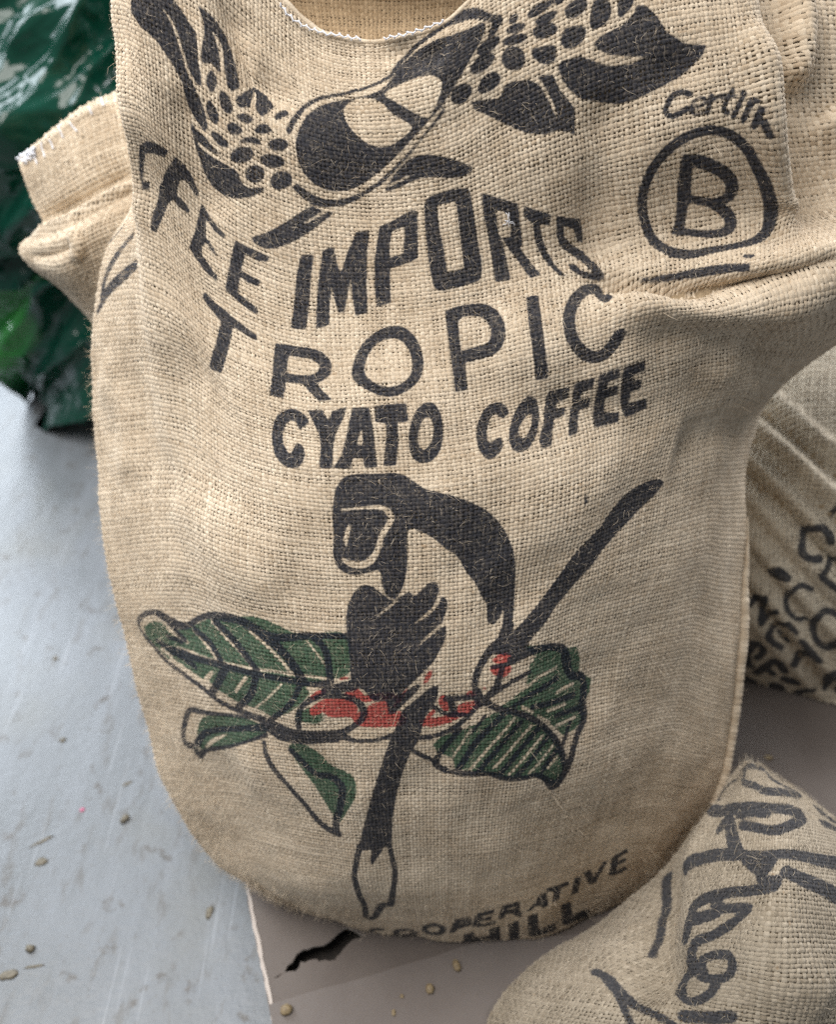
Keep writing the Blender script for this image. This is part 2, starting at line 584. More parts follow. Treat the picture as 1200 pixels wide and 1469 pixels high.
# ---------------------------------------------------------------- weaving
def weave(field, parent, mat, pitch, printed, s0=0.0, s1=None, t0=0.0, t1=None, amp=0.24, seed=1, twill=2, sub=2):
    """warp and weft yarns of a jute twill as real half-round strands lying on the sheet"""
    r = np.random.default_rng(seed)
    s1 = field.S if s1 is None else s1
    t1 = field.T if t1 is None else t1
    ns, nt = int((s1 - s0) / pitch), int((t1 - t0) / pitch)
    ps, pt = (s1 - s0) / ns, (t1 - t0) / nt
    I, J = np.meshgrid(np.arange(ns), np.arange(nt), indexing='ij')
    over = np.where(((I + J) % (2 * twill)) < twill, 1.0, -1.0) if twill > 1 else np.where((I + J) % 2 == 0, 1.0, -1.0)
    ang = np.array([-78, -28, 28, 78]) * np.pi / 180

    def strands(count, cells, hgt, pc, pa, width, rise, along_t, name, tone_shift):
        K = sub * cells + 1
        H = np.empty((count, K))
        e = np.concatenate([hgt[:, :1], hgt, hgt[:, -1:]], 1)
        H[:, 0::sub] = 0.5 * (e[:, :-1] + e[:, 1:])
        for q in range(1, sub):
            H[:, q::sub] = hgt
        a = np.linspace(0, cells * pa, K)
        ph = r.random((count, 3)) * 6.28
        fr = 60 + 260 * r.random((count, 3))
        wob = sum(np.sin(a[None, :] * fr[:, k:k + 1] + ph[:, k:k + 1]) for k in range(3)) / 3
        wob += r.normal(0, 0.35, (count, K))
        cen = (np.arange(count) + 0.5)[:, None] * pc + wob * pc * 0.10 + (r.random((count, 1)) - 0.5) * pc * 0.12
        fw = 20 + 90 * r.random((count, 2))
        slub = 1 + 0.16 * np.sin(a[None, :] * fw[:, :1] + ph[:, :1] * 2) + 0.10 * r.normal(0, 1, (count, K)) + 0.15 * r.normal(0, 1, (count, 1))
        slub = np.clip(slub, 0.6, 1.6)
        # a strand bulges where it floats on top and is pinched where it dives
        wd = pc * width * slub * (1 + 0.10 * H)
        off = (np.sin(ang) / np.sin(ang[-1]))[None, None, :] * wd[:, :, None] * 0.5
        z = H * amp * (1.2 if along_t else 0.95) * pitch * (1 + 0.15 * r.normal(0, 1, (count, K)))
        z = z[:, :, None] + np.cos(ang)[None, None, :] * rise * pitch * np.sqrt(slub)[:, :, None]
        C = cen[:, :, None] + off
        A = np.broadcast_to(a[None, :, None], C.shape)
        if along_t:
            s, t = C + s0, A + t0
        else:
            s, t = A + s0, C + t0
        P, N = field.at(s, t)
        V = P + N * z[..., None]
        ink = printed.at(s, t)
        fs = 25 + 70 * r.random((count, 2))
        slow = np.sin(a[None, :] * fs[:, :1] + ph[:, 1:2] * 3) + 0.6 * np.sin(a[None, :] * fs[:, 1:] * 2.3 + ph[:, 2:3])
        tone = np.clip(0.5 + tone_shift + 0.12 * r.normal(0, 1, (count, 1, 1)) + 0.16 * slow[:, :, None] + 0.12 * r.normal(0, 1, (count, K, 1)), 0, 1)
        tone = np.broadcast_to(tone, C.shape)
        thr = np.stack([tone, A + np.arange(count)[:, None, None] * 0.37, np.broadcast_to(ang[None, None, :], C.shape) + np.arange(count)[:, None, None]], -1)
        base = (np.arange(count) * K * 4)[:, None, None] + (np.arange(K - 1) * 4)[None, :, None] + np.arange(3)[None, None, :]
        b = base.ravel()
        F = np.stack([b, b + 1, b + 5, b + 4], 1)
        if along_t == (field.flip > 0):
            F = F[:, ::-1]
        o = link_mesh(name, V, F, mat, parent, True, {'ink': ink.reshape(-1, 3), 'thread': thr.reshape(-1, 3)})
        tag(o, kind='stuff')

    strands(ns, nt, over, ps, pt, 0.70, 0.25, True, 'warp_threads', 0.18)
    strands(nt, ns, -over.T, pt, ps, 0.88, 0.23, False, 'weft_threads', -0.07)


def fibres(field, parent, mat, n, printed, lmin, lmax, lift, seed, s0=0.0, s1=None, t0=0.0, t1=None, width=0.00022):
    """loose jute hairs standing off the cloth"""
    r = np.random.default_rng(seed)
    s1 = field.S if s1 is None else s1
    t1 = field.T if t1 is None else t1
    s, t = s0 + (s1 - s0) * r.random(n), t0 + (t1 - t0) * r.random(n)
    a = r.random(n) * 6.283
    L = lmin + (lmax - lmin) * r.random(n) ** 2.2
    bend = r.normal(0, 0.8, n)
    K = 4
    P0, N0 = field.at(s, t)
    ds, dt = 1e-3, 1e-3
    TS = field.at(s + ds, t)[0] - P0
    TS /= np.linalg.norm(TS, axis=1, keepdims=True) + 1e-9
    TT = np.cross(N0, TS)
    li = lift * (0.3 + r.random(n) ** 2 * 2.2)
    pts = [P0 + N0 * 0.0010]
    ca = a.copy()
    for k in range(1, K):
        ca = ca + bend / K + r.normal(0, 0.25, n)
        step = (np.cos(ca)[:, None] * TS + np.sin(ca)[:, None] * TT) * (L / (K - 1))[:, None]
        hz = (np.sin(k / (K - 1) * np.pi * 0.62) - np.sin((k - 1) / (K - 1) * np.pi * 0.62)) * li
        pts.append(pts[-1] + step + N0 * hz[:, None])
    Q = np.stack(pts, 1)
    T = np.gradient(Q, axis=1)
    T /= np.linalg.norm(T, axis=2, keepdims=True) + 1e-12
    rv = r.normal(0, 1, (n, 3)) * 0.6 + N0 * 1.0
    side = np.cross(T, np.broadcast_to(rv[:, None], T.shape))
    side /= np.linalg.norm(side, axis=2, keepdims=True) + 1e-12
    w = (width * (0.6 + 0.8 * r.random(n)))[:, None, None] * np.array([1, 1, 0.8, 0.35])[None, :, None]
    V = np.stack([Q - side * w * 0.5, Q + side * w * 0.5], 2).reshape(-1, 3)
    base = (np.arange(n) * K * 2)[:, None] + (np.arange(K - 1) * 2)[None, :]
    b = base.ravel()
    F = np.stack([b, b + 1, b + 3, b + 2], 1)
    ink = printed.at(s, t)
    clean = r.random(n) < 0.46
    ink[clean] = 0.02
    tone = np.clip(0.70 + 0.25 * r.normal(0, 1, n), 0, 1)
    attr = np.repeat(ink, K * 2, axis=0)
    thr = np.repeat(np.stack([tone, r.random(n) * 9, r.random(n) * 9], 1), K * 2, axis=0)
    o = link_mesh('stray_fibres', V, F, mat, parent, True, {'ink': attr, 'thread': thr})
    tag(o, kind='stuff')


def closed_body(field, parent, mat, back, T, zmin, inset=0.0014, step=3, name='cloth_body', power=0.5):
    """the sheet closed behind into a stuffed volume"""
    P, N = field.P[::step, ::step], field.N[::step, ::step]
    nr, nc = P.shape[:2]
    Fp = P - N * inset
    u = np.linspace(-1, 1, nc)[None, :]
    v = np.linspace(-1, 1, nr)[:, None]
    w = (np.clip(1 - u * u, 0, 1) * np.clip(1 - v * v, 0, 1)) ** power
    B = Fp + np.array(back)[None, None] * (T * w)[..., None]
    B[..., 2] = np.maximum(B[..., 2], zmin)
    V = np.concatenate([Fp.reshape(-1, 3), B.reshape(-1, 3)])
    F = np.concatenate([grid_faces(nr, nc, 0, field.flip > 0), grid_faces(nr, nc, nr * nc, field.flip < 0)])
    # close the rim between the two sheets (they meet there)
    idx = np.concatenate([np.arange(nc), np.arange(1, nr) * nc + nc - 1, (nr - 1) * nc + np.arange(nc - 2, -1, -1), np.arange(nr - 2, -1, -1) * nc])
    ring = np.stack([idx[:-1], idx[1:], idx[1:] + nr * nc, idx[:-1] + nr * nc], 1)
    F = np.concatenate([F, ring])
    return link_mesh(name, V, F, mat, parent)


# ================================================================ THE SETTING
me = bpy.data.meshes.new('floor')
bm = bmesh.new()
bmesh.ops.create_grid(bm, x_segments=8, y_segments=8, size=6.0)
bm.to_mesh(me)
bm.free()
me.materials.append(M_FLOOR)
floor = bpy.data.objects.new('floor', me)
floor.location = (0, 2.0, 0)
scene.collection.objects.link(floor)
tag(floor, kind='structure')

# ---------------------------------------------------------------- shapes: control points in metres, prints in 0.1 mm of cloth
MAIN_CTRL = [
[[-0.2405,0.924,0.8478],[-0.2238,0.7866,0.8671],[-0.1633,0.7663,0.8491],[-0.1056,0.7346,0.7989],[-0.0603,0.7111,0.7728],[0.0049,0.6983,0.7796],[0.0684,0.7273,0.8177],[0.148,0.7606,0.8458],[0.2227,0.7763,0.8601],[0.2502,0.8494,0.8517],[0.4124,0.8859,0.8474]],
[[-0.2333,0.8787,0.7901],[-0.218,0.7491,0.818],[-0.1621,0.7289,0.8001],[-0.1064,0.7081,0.762],[-0.0557,0.6911,0.7432],[0.0074,0.6796,0.7513],[0.0714,0.7001,0.78],[0.1526,0.7346,0.8034],[0.2335,0.7423,0.8149],[0.2618,0.8117,0.8023],[0.4152,0.8464,0.796]],
[[-0.2288,0.8368,0.7361],[-0.2111,0.7144,0.772],[-0.1598,0.6973,0.7485],[-0.1021,0.6742,0.7169],[-0.0485,0.6623,0.7037],[0.0125,0.6515,0.7126],[0.0772,0.6711,0.7374],[0.1598,0.7041,0.7561],[0.2428,0.7077,0.7691],[0.2719,0.7733,0.7523],[0.4152,0.8007,0.7453]],
[[-0.2276,0.8034,0.684],[-0.2077,0.6876,0.7273],[-0.1611,0.6709,0.6953],[-0.1011,0.6464,0.671],[-0.0441,0.6394,0.6633],[0.0178,0.6294,0.6731],[0.0842,0.6486,0.6885],[0.1689,0.6779,0.703],[0.2568,0.6835,0.7213],[0.2868,0.7455,0.7005],[0.4203,0.7681,0.6957]],
[[-0.242,0.7823,0.6252],[-0.2116,0.6842,0.6769],[-0.1636,0.653,0.6433],[-0.0985,0.6166,0.6271],[-0.0391,0.6106,0.6246],[0.0231,0.6054,0.633],[0.0921,0.6296,0.6375],[0.1829,0.668,0.642],[0.2858,0.688,0.653],[0.3162,0.7179,0.6414],[0.414,0.7139,0.6593]],
[[-0.2841,0.7578,0.5773],[-0.2131,0.6645,0.6232],[-0.1595,0.6202,0.5986],[-0.0939,0.5809,0.5916],[-0.0352,0.5744,0.5926],[0.0267,0.5735,0.5991],[0.095,0.5838,0.6106],[0.1801,0.6075,0.6204],[0.2776,0.6354,0.629],[0.3302,0.6495,0.6387],[0.4197,0.6884,0.6236]],
[[-0.3012,0.719,0.5212],[-0.2106,0.638,0.5695],[-0.1538,0.5845,0.5613],[-0.0877,0.5449,0.5632],[-0.0306,0.5371,0.5668],[0.0305,0.5401,0.5709],[0.0988,0.5572,0.5795],[0.1824,0.5887,0.5868],[0.2707,0.6298,0.5869],[0.3345,0.6502,0.5816],[0.4034,0.6744,0.5744]],
[[-0.3069,0.6789,0.4561],[-0.2086,0.6137,0.5107],[-0.1489,0.5522,0.5216],[-0.0832,0.5134,0.5323],[-0.0263,0.5042,0.5385],[0.0346,0.5107,0.5398],[0.1031,0.5343,0.5421],[0.1865,0.5795,0.5385],[0.2629,0.631,0.5269],[0.2983,0.6617,0.5019],[0.3394,0.6996,0.4716]],
[[-0.2992,0.624,0.3921],[-0.2033,0.5645,0.4531],[-0.1429,0.5083,0.4774],[-0.0798,0.477,0.4889],[-0.0238,0.4684,0.4958],[0.0367,0.4747,0.4968],[0.1018,0.4975,0.4982],[0.176,0.5388,0.4904],[0.2493,0.5934,0.4672],[0.2794,0.6217,0.4462],[0.314,0.6562,0.4204]],
[[-0.2869,0.5772,0.3282],[-0.1961,0.5211,0.393],[-0.1375,0.4704,0.4233],[-0.0756,0.4434,0.4396],[-0.0215,0.4361,0.448],[0.0371,0.4415,0.448],[0.1004,0.4617,0.4465],[0.1697,0.5003,0.4356],[0.2429,0.5494,0.4065],[0.2756,0.5734,0.3806],[0.3131,0.6027,0.3491]],
[[-0.2773,0.5405,0.2651],[-0.1879,0.4831,0.3283],[-0.1309,0.4376,0.3645],[-0.072,0.414,0.3846],[-0.0194,0.4074,0.3937],[0.0369,0.4126,0.3935],[0.0972,0.4314,0.3904],[0.1636,0.4651,0.3741],[0.2354,0.511,0.3414],[0.2708,0.5306,0.3107],[0.3112,0.5549,0.2736]],
[[-0.2647,0.5033,0.1864],[-0.1772,0.4508,0.2551],[-0.124,0.4112,0.2978],[-0.0691,0.3903,0.3209],[-0.0179,0.3843,0.3306],[0.0372,0.3894,0.3304],[0.094,0.4057,0.3246],[0.1574,0.4378,0.3064],[0.2303,0.4787,0.2681],[0.2682,0.495,0.2337],[0.3112,0.5154,0.1923]],
[[-0.2356,0.4636,0.124],[-0.1603,0.422,0.1857],[-0.1145,0.3899,0.2238],[-0.064,0.3728,0.2441],[-0.0155,0.3678,0.2525],[0.0375,0.3718,0.2519],[0.0912,0.3853,0.2466],[0.1518,0.4131,0.2318],[0.2206,0.4489,0.2004],[0.2571,0.4627,0.1711],[0.2977,0.4799,0.1357]],
[[-0.1968,0.4338,0.0703],[-0.139,0.405,0.1146],[-0.1026,0.3814,0.1403],[-0.0583,0.3673,0.1525],[-0.0124,0.3626,0.1572],[0.0387,0.3654,0.1566],[0.0896,0.3765,0.1546],[0.1477,0.3982,0.1465],[0.2123,0.4278,0.1291],[0.2433,0.4382,0.1092],[0.277,0.4509,0.0848]],
[[-0.1425,0.4167,0.042],[-0.1132,0.4082,0.042],[-0.0843,0.399,0.042],[-0.0488,0.3886,0.042],[-0.0055,0.3804,0.042],[0.0427,0.3764,0.042],[0.0932,0.3784,0.042],[0.1502,0.3921,0.042],[0.2103,0.4167,0.042],[0.2353,0.4273,0.0427],[0.2612,0.4387,0.042]]]
MAIN_FOLDS = [([(0.1066,0.0573),(0.1066,0.1145),(0.111,0.1766),(0.1126,0.234),(0.1195,0.2645)],0.0082,0.009),([(0.1166,0.2283),(0.1174,0.2747),(0.1179,0.3238),(0.117,0.3923),(0.1229,0.4416)],0.0139,0.008),([(0.4666,0.2443),(0.5019,0.2603),(0.5416,0.275),(0.5833,0.2846),(0.6308,0.288),(0.678,0.2869)],0.0059,-0.019),([(0.4747,0.2705),(0.5155,0.2868),(0.5591,0.3033),(0.6137,0.3152),(0.6792,0.3137)],0.0112,0.014),([(0.6112,0.0903),(0.6135,0.1388),(0.6123,0.18),(0.6122,0.2125),(0.6245,0.2553)],0.0087,0.016),([(0.2208,0.0385),(0.2269,0.0663),(0.238,0.0849),(0.2788,0.0748)],0.0112,-0.01),([(0.1749,0.1211),(0.1818,0.1482),(0.1962,0.1739),(0.2141,0.1967)],0.0137,-0.006),([(0.2738,0.1231),(0.3354,0.0773),(0.3863,0.0439),(0.4279,0.0453)],0.0271,0.01),([(0.1405,0.3167),(0.1772,0.3441),(0.1925,0.3977),(0.1862,0.4562)],0.0217,-0.006),([(0.3979,0.27),(0.4614,0.3065),(0.5314,0.3105)],0.021,0.005),([(0.3656,0.3035),(0.4224,0.3458),(0.498,0.3883)],0.0162,-0.004),([(0.3387,0.4052),(0.409,0.4134),(0.4968,0.4684)],0.027,0.006),([(0.0179,0.348),(0.0583,0.3907),(0.06,0.4404)],0.0154,0.007),([(0.4981,0.1164),(0.4962,0.1599),(0.487,0.2062),(0.4773,0.2425)],0.0138,-0.009),([(0.5477,0.1007),(0.5559,0.1427),(0.5773,0.1874)],0.0116,-0.005),([(0.5614,0.3551),(0.6295,0.3934),(0.7521,0.3862)],0.0156,0.01),([(0.5478,0.4244),(0.5912,0.4222),(0.6903,0.4187)],0.0139,-0.008),([(0.3879,0.4844),(0.4492,0.5493),(0.5275,0.6394)],0.0262,-0.006),([(0.1185,0.442),(0.1831,0.4796),(0.2402,0.4971)],0.0189,0.006),([(0.1235,0.6128),(0.2205,0.657),(0.284,0.6973)],0.0223,-0.005),([(0.3565,0.6498),(0.4376,0.6945),(0.5418,0.6991)],0.0272,0.006),([(0.3507,0.0036),(0.3674,0.0326),(0.3919,0.035)],0.0079,-0.006),([(0.6882,0.0665),(0.6893,0.1001),(0.6866,0.1239),(0.6787,0.1456)],0.005,0.022),([(0.7006,0.1579),(0.714,0.1732),(0.74,0.1801)],0.0103,0.012)]
MAIN_ART = [
('P','k',[(1384,752),(1363,910),(1448,982),(1567,1021),(1641,1083),(1704,1138),(1757,1204),(1777,1259),(1807,1322),(1859,1381),(1941,1419),(1979,1380),(1963,1319),(1930,1245),(1871,1186),(1818,1114),(1789,1035),(1759,956),(1723,859),(1699,784),(1744,680),(1716,636)]),
('P','k',[(1661,787),(1701,679),(1744,680),(1805,727),(1858,778),(1918,817),(1919,918),(1911,996),(1932,1060),(1936,1153),(1873,1151),(1814,1098),(1784,1028),(1757,957),(1723,859)]),
('C','k',[(1661,787,12),(1723,859,24),(1759,956,24),(1789,1035,24),(1818,1114,28),(1897,1183,38)]),
('P','k',[(1950,627),(2025,630),(2086,643),(2165,685),(2206,766),(2231,865),(2256,985),(2201,1042),(2160,1032),(2128,957),(2090,978),(2042,947),(1989,976),(1943,994),(1952,911),(1989,791),(1990,716)]),
('C','k',[(2057,741,13),(2101,779,37),(2120,865,34),(2130,956,38),(2148,1030,30)]),
('p','k',[(2027,984),(2081,1020),(2070,1081),(2027,1149),(1984,1135),(1975,1075)]),
('p','k',[(2095,1086),(2158,1070),(2211,1125),(2196,1189),(2126,1216),(2084,1165)]),
('p','k',[(1986,1195),(2037,1206),(2086,1254),(2071,1321),(2017,1332),(1961,1275)]),
('p','k',[(2014,1378),(2082,1365),(2170,1387),(2144,1432),(2066,1445),(1999,1412)]),
('p','k',[(2241,1165),(2304,1122),(2390,1113),(2365,1160),(2303,1193),(2240,1188)]),
('p','k',[(2149,1278),(2201,1228),(2277,1230),(2301,1251),(2204,1324),(2154,1312)]),
('p','k',[(2376,1211),(2414,1144),(2476,1097),(2536,1106),(2541,1129),(2474,1176)]),
('p','k',[(2240,1352),(2287,1296),(2363,1242),(2436,1224),(2440,1270),(2374,1280),(2298,1318)]),
('p','k',[(2536,1039),(2588,958),(2665,893),(2693,924),(2662,961),(2638,967),(2598,1016)]),
('p','k',[(2665,1158),(2653,1187),(2622,1216),(2581,1239),(2541,1251),(2511,1248),(2501,1231),(2514,1203),(2545,1172),(2587,1148),(2627,1136),(2656,1139)]),
('p','k',[(2379,1337),(2373,1370),(2341,1413),(2292,1455),(2238,1485),(2194,1494),(2171,1481),(2176,1450),(2208,1408),(2258,1365),(2313,1334),(2358,1324)]),
('p','k',[(2632,1299),(2612,1329),(2570,1358),(2517,1379),(2467,1388),(2433,1381),(2425,1360),(2445,1329),(2489,1297),(2543,1273),(2592,1266),(2625,1276)]),
('p','k',[(2466,1445),(2453,1482),(2421,1520),(2378,1548),(2335,1560),(2305,1551),(2295,1526),(2308,1489),(2340,1451),(2384,1422),(2427,1410),(2456,1419)]),
('p','k',[(2678,1376),(2677,1413),(2654,1455),(2615,1493),(2569,1516),(2528,1520),(2504,1502),(2505,1467),(2528,1423),(2569,1383),(2616,1359),(2656,1357)]),
('P','k',[(1812,1413),(1868,1441),(1953,1449),(2037,1485),(2116,1496),(2006,1518),(1901,1519),(1828,1508)]),
('P','k',[(2230,1067),(2296,989),(2379,883),(2481,875),(2558,925),(2494,1026),(2451,1075),(2387,1047),(2338,1069),(2267,1108),(2236,1097)]),
('C','k',[(2384,936,31),(2369,1067,44)]),
('p','k',[(1805,1426),(1836,1552),(1873,1641),(1912,1749),(2014,1791),(2156,1762),(2292,1699),(2405,1615),(2473,1554),(2420,1557),(2321,1613),(2261,1601),(2240,1533),(2165,1539),(2032,1543),(1911,1552),(1850,1525),(1821,1445)]),
('P','k',[(1249,1912),(1340,1834),(1496,1763),(1601,1740),(1555,1831),(1434,1895),(1298,1969),(1259,2094),(1236,2228),(1304,2207),(1286,2266),(1224,2288),(1214,2171),(1225,2032)]),
('P','k',[(1662,1741),(1732,1749),(1796,1796),(1852,1903),(1831,1943),(1791,1905),(1737,1872),(1688,1918),(1637,2073),(1701,2072),(1767,2096),(1741,2136),(1643,2163),(1592,2153),(1524,2233),(1403,2444),(1355,2553),(1304,2559),(1327,2408),(1430,2178),(1553,1948)]),
('P','k',[(1871,1963),(1933,2011),(2021,2053),(2106,2074),(2089,2119),(2004,2103),(1923,2062),(1912,2200),(1980,2231),(2018,2287),(1990,2290),(1912,2242),(1863,2299),(1854,2368),(1926,2402),(2001,2455),(1975,2496),(1886,2489),(1788,2442),(1721,2396),(1796,2234),(1846,2078)]),
('P','k',[(2193,2077),(2296,2077),(2470,2070),(2452,2123),(2356,2152),(2269,2148),(2217,2289),(2297,2295),(2377,2297),(2351,2354),(2263,2362),(2204,2346),(2166,2492),(2245,2521),(2328,2551),(2307,2609),(2208,2588),(2114,2553),(2052,2532),(2098,2375),(2143,2227)]),
('P','k',[(1828,2667),(1901,2688),(2037,2715),(2156,2744),(2291,2782),(2271,2826),(2172,2816),(2079,2801),(2015,2972),(1890,3230),(1723,3290),(1873,3026),(1963,2817),(1873,2776),(1793,2733)]),
('S','k',[(762,2641,49),(404,2765,72),(192,2906,74),(117,3035,53)]),
('S','k',[(256,2556,30),(-33,2702,42)]),
('S','k',[(912,2852,58),(664,2908,81),(256,3008,84),(83,3127,53)]),
('S','k',[(2674,1061,39),(2734,937,39),(2844,794,30),(2983,672,28),(3183,591,26),(3381,510,30),(3503,423,33),(3581,209,36),(3730,94,51),(3874,43,78),(4017,123,102),(4178,303,57),(4266,391,63)]),
('p','k',[(2721,1136),(2755,1012),(2836,867),(2995,714),(3177,640),(3344,604),(3470,548),(3533,416),(3594,217),(3727,167),(3885,208),(4050,319),(4175,337),(4141,445),(4037,566),(3933,678),(3812,801),(3682,905),(3534,1041),(3359,1202),(3181,1340),(3046,1401),(2917,1405),(2808,1364),(2732,1276)]),
('h','k',[(3135,719),(3237,635),(3343,621),(3432,675),(3482,775),(3548,836),(3619,899),(3562,949),(3448,1019),(3369,1029),(3280,1000),(3193,919),(3132,822)]),
('h','k',[(3429,605),(3559,539),(3673,506),(3774,542),(3836,631),(3808,718),(3736,842),(3704,866),(3611,781),(3534,704)]),
('P','k',[(2672,1457),(2707,1413),(2801,1456),(2911,1481),(3040,1460),(3176,1394),(3315,1300),(3455,1171),(3627,1007),(3759,878),(3836,795),(3822,853),(3689,972),(3519,1142),(3344,1318),(3171,1439),(3036,1515),(2907,1546),(2812,1546),(2734,1501)]),
('p','k',[(2308,1993),(2447,1899),(2606,1745),(2795,1559),(2850,1563),(2905,1578),(2984,1570),(2900,1650),(2765,1787),(2632,1908),(2493,2009),(2386,2031)]),
('C','k',[(2938,1551,23),(2755,1703,14)]),
('p','k',[(3353,1354),(3483,1191),(3584,1108),(3702,1127),(3820,1195),(3926,1287),(4002,1366),(3934,1385),(3821,1367),(3715,1310),(3592,1298),(3481,1345),(3369,1386)]),
('C','k',[(3390,1332,21),(3534,1270,18)]),
('P','k',[(4222,318),(4283,344),(4287,412),(4234,476),(4163,498),(4211,391)]),
('p','k',[(4472,448),(4541,417),(4658,444),(4692,444),(4621,493),(4536,509),(4469,491)]),
('p','k',[(4724,563),(4769,526),(4853,531),(4902,561),(4887,630),(4807,654),(4741,640)]),
('p','k',[(4932,607),(4952,574),(5051,621),(5070,710),(5029,776),(4950,796),(4900,768),(4897,709)]),
('p','k',[(5110,635),(5241,667),(5228,720),(5160,772),(5107,779)]),
('p','k',[(4517,533),(4586,509),(4685,534),(4672,579),(4596,592),(4523,566)]),
('p','k',[(4673,658),(4666,687),(4636,703),(4592,702),(4546,683),(4510,651),(4493,616),(4500,587),(4530,571),(4575,574),(4621,593),(4657,624)]),
('p','k',[(4680,772),(4707,692),(4787,699),(4872,736),(4865,820),(4791,858),(4709,837)]),
('p','k',[(4464,618),(4454,635),(4421,642),(4373,636),(4324,617),(4286,591),(4272,567),(4281,550),(4312,545),(4360,554),(4410,572),(4448,595)]),
('p','k',[(4453,526),(4448,543),(4425,553),(4390,553),(4353,542),(4324,522),(4310,500),(4315,483),(4338,474),(4373,476),(4410,487),(4439,505)]),
('p','k',[(4406,420),(4410,437),(4403,454),(4388,466),(4368,470),(4349,464),(4335,451),(4331,433),(4338,416),(4353,404),(4373,401),(4393,406)]),
('p','k',[(4471,718),(4549,739),(4653,771),(4646,872),(4605,898),(4525,853),(4487,787)]),
('p','k',[(4437,770),(4422,808),(4387,824),(4341,813),(4296,778),(4267,728),(4260,677),(4276,638),(4309,623),(4355,636),(4399,671),(4429,720)]),
('p','k',[(4266,517),(4265,543),(4241,568),(4199,586),(4148,591),(4103,581),(4078,559),(4079,532),(4106,508),(4151,492),(4203,487),(4245,497)]),
('p','k',[(4214,615),(4217,649),(4193,682),(4150,705),(4099,711),(4054,700),(4027,674),(4022,641),(4043,611),(4086,590),(4140,582),(4187,591)]),
('p','k',[(4065,807),(4105,745),(4200,735),(4250,805),(4228,863),(4143,876),(4074,850)]),
('p','k',[(4018,751),(4030,788),(4019,822),(3990,844),(3950,849),(3910,837),(3881,810),(3871,774),(3882,737),(3911,712),(3949,705),(3989,721)]),
('p','k',[(4734,470),(4736,487),(4727,500),(4710,506),(4691,503),(4673,492),(4661,476),(4660,459),(4669,446),(4685,440),(4705,443),(4723,454)]),
('P','k',[(4010,869),(4225,956),(4266,882),(4353,891),(4453,930),(4508,990),(4520,929),(4617,973),(4661,1096),(4737,1218),(4761,1271),(4741,1421),(4700,1390),(4626,1352),(4515,1344),(4402,1296),(4276,1188),(4128,1035),(4039,944)]),
('C','k',[(4488,905,24),(4562,1071,22),(4604,1184,21),(4623,1270,10)]),
('P','k',[(4917,873),(4996,846),(5137,830),(5231,777),(5254,727),(5323,745),(5402,842),(5461,953),(5575,1030),(5659,1059),(5748,1077),(5711,1137),(5614,1206),(5505,1256),(5343,1298),(5206,1324),(5080,1315),(4948,1267),(4807,1212),(4726,1121),(4673,1021),(4652,932),(4679,904),(4819,931),(4883,979),(5015,1062),(5170,1098),(5328,1074),(5258,1068),(5154,1043),(5035,1001),(4937,929)]),
('S','k',[(5605,1369,39),(5545,1346,39),(5468,1356,41),(5415,1410,42),(5403,1453,40),(5439,1486,39),(5503,1478,40),(5567,1454,40)]),
('S','k',[(5598,1463,22),(5677,1450,23),(5704,1423,22),(5663,1402,22),(5606,1432,24),(5592,1481,25),(5629,1505,22),(5691,1494,23)]),
('S','k',[(5743,1406,35),(5709,1507,35)]),
('S','k',[(5731,1435,27),(5789,1421,26),(5826,1437,26)]),
('S','k',[(5894,1395,34),(5816,1503,33),(5844,1536,31)]),
('S','k',[(5823,1419,24),(5916,1443,24)]),
('S','k',[(5951,1467,35),(5877,1565,39)]),
('S','k',[(5961,1431,40),(5967,1438,40)]),
('S','k',[(6010,1491,38),(5938,1604,39)]),
('S','k',[(5993,1485,25),(6034,1506,25)]),
('S','k',[(6041,1555,40),(5995,1648,40)]),
('S','k',[(6044,1629,38),(6050,1664,38),(6064,1706,38)]),
('S','k',[(5189,1992,70),(5217,1890,71),(5282,1780,72),(5366,1705,71),(5466,1649,66),(5578,1627,65),(5696,1621,68),(5799,1654,70),(5885,1721,71),(5944,1797,71),(5980,1891,72),(6007,1978,73),(6020,2086,72),(6027,2219,73),(6035,2339,88),(6009,2411,93),(5942,2452,83),(5873,2464,67),(5729,2458,52),(5616,2446,61),(5500,2448,75),(5385,2415,81),(5283,2339,72),(5220,2240,69),(5191,2111,67),(5189,1992,67)]),
('P','k',[(5495,1727),(5557,1753),(5559,1836),(5529,2021),(5499,2111),(5467,2238),(5466,2296),(5370,2263),(5413,2170),(5440,1984),(5471,1824)]),
('S','k',[(5526,1781,79),(5612,1812,84),(5701,1862,85),(5775,1923,88),(5808,1994,89),(5789,2061,82),(5740,2095,69),(5656,2093,59),(5584,2069,59),(5504,2035,53)]),
('S','k',[(5655,2105,53),(5734,2167,77),(5773,2235,83),(5767,2301,82),(5724,2329,73),(5640,2321,59),(5549,2292,51),(5448,2258,53)]),
('P','k',[(5109,2539),(5237,2574),(5384,2592),(5513,2582),(5630,2590),(5746,2613),(5903,2676),(5920,2743),(5797,2715),(5661,2694),(5524,2676),(5389,2644),(5240,2603),(5136,2567)]),
('S','k',[(5867,2585,37),(5916,2604,38)]),
('P','k',[(2706,1981),(2799,1954),(2765,2149),(2731,2415),(2700,2605),(2585,2621),(2617,2440),(2665,2149)]),
('P','k',[(2864,1910),(2944,1863),(2956,2007),(2973,2110),(3007,2005),(3044,1896),(3115,1730),(3213,1707),(3177,1943),(3149,2175),(3137,2442),(3051,2466),(3039,2308),(3043,2132),(3009,2274),(2976,2430),(2934,2439),(2915,2308),(2903,2211),(2880,2377),(2866,2550),(2771,2596),(2785,2408),(2813,2185)]),
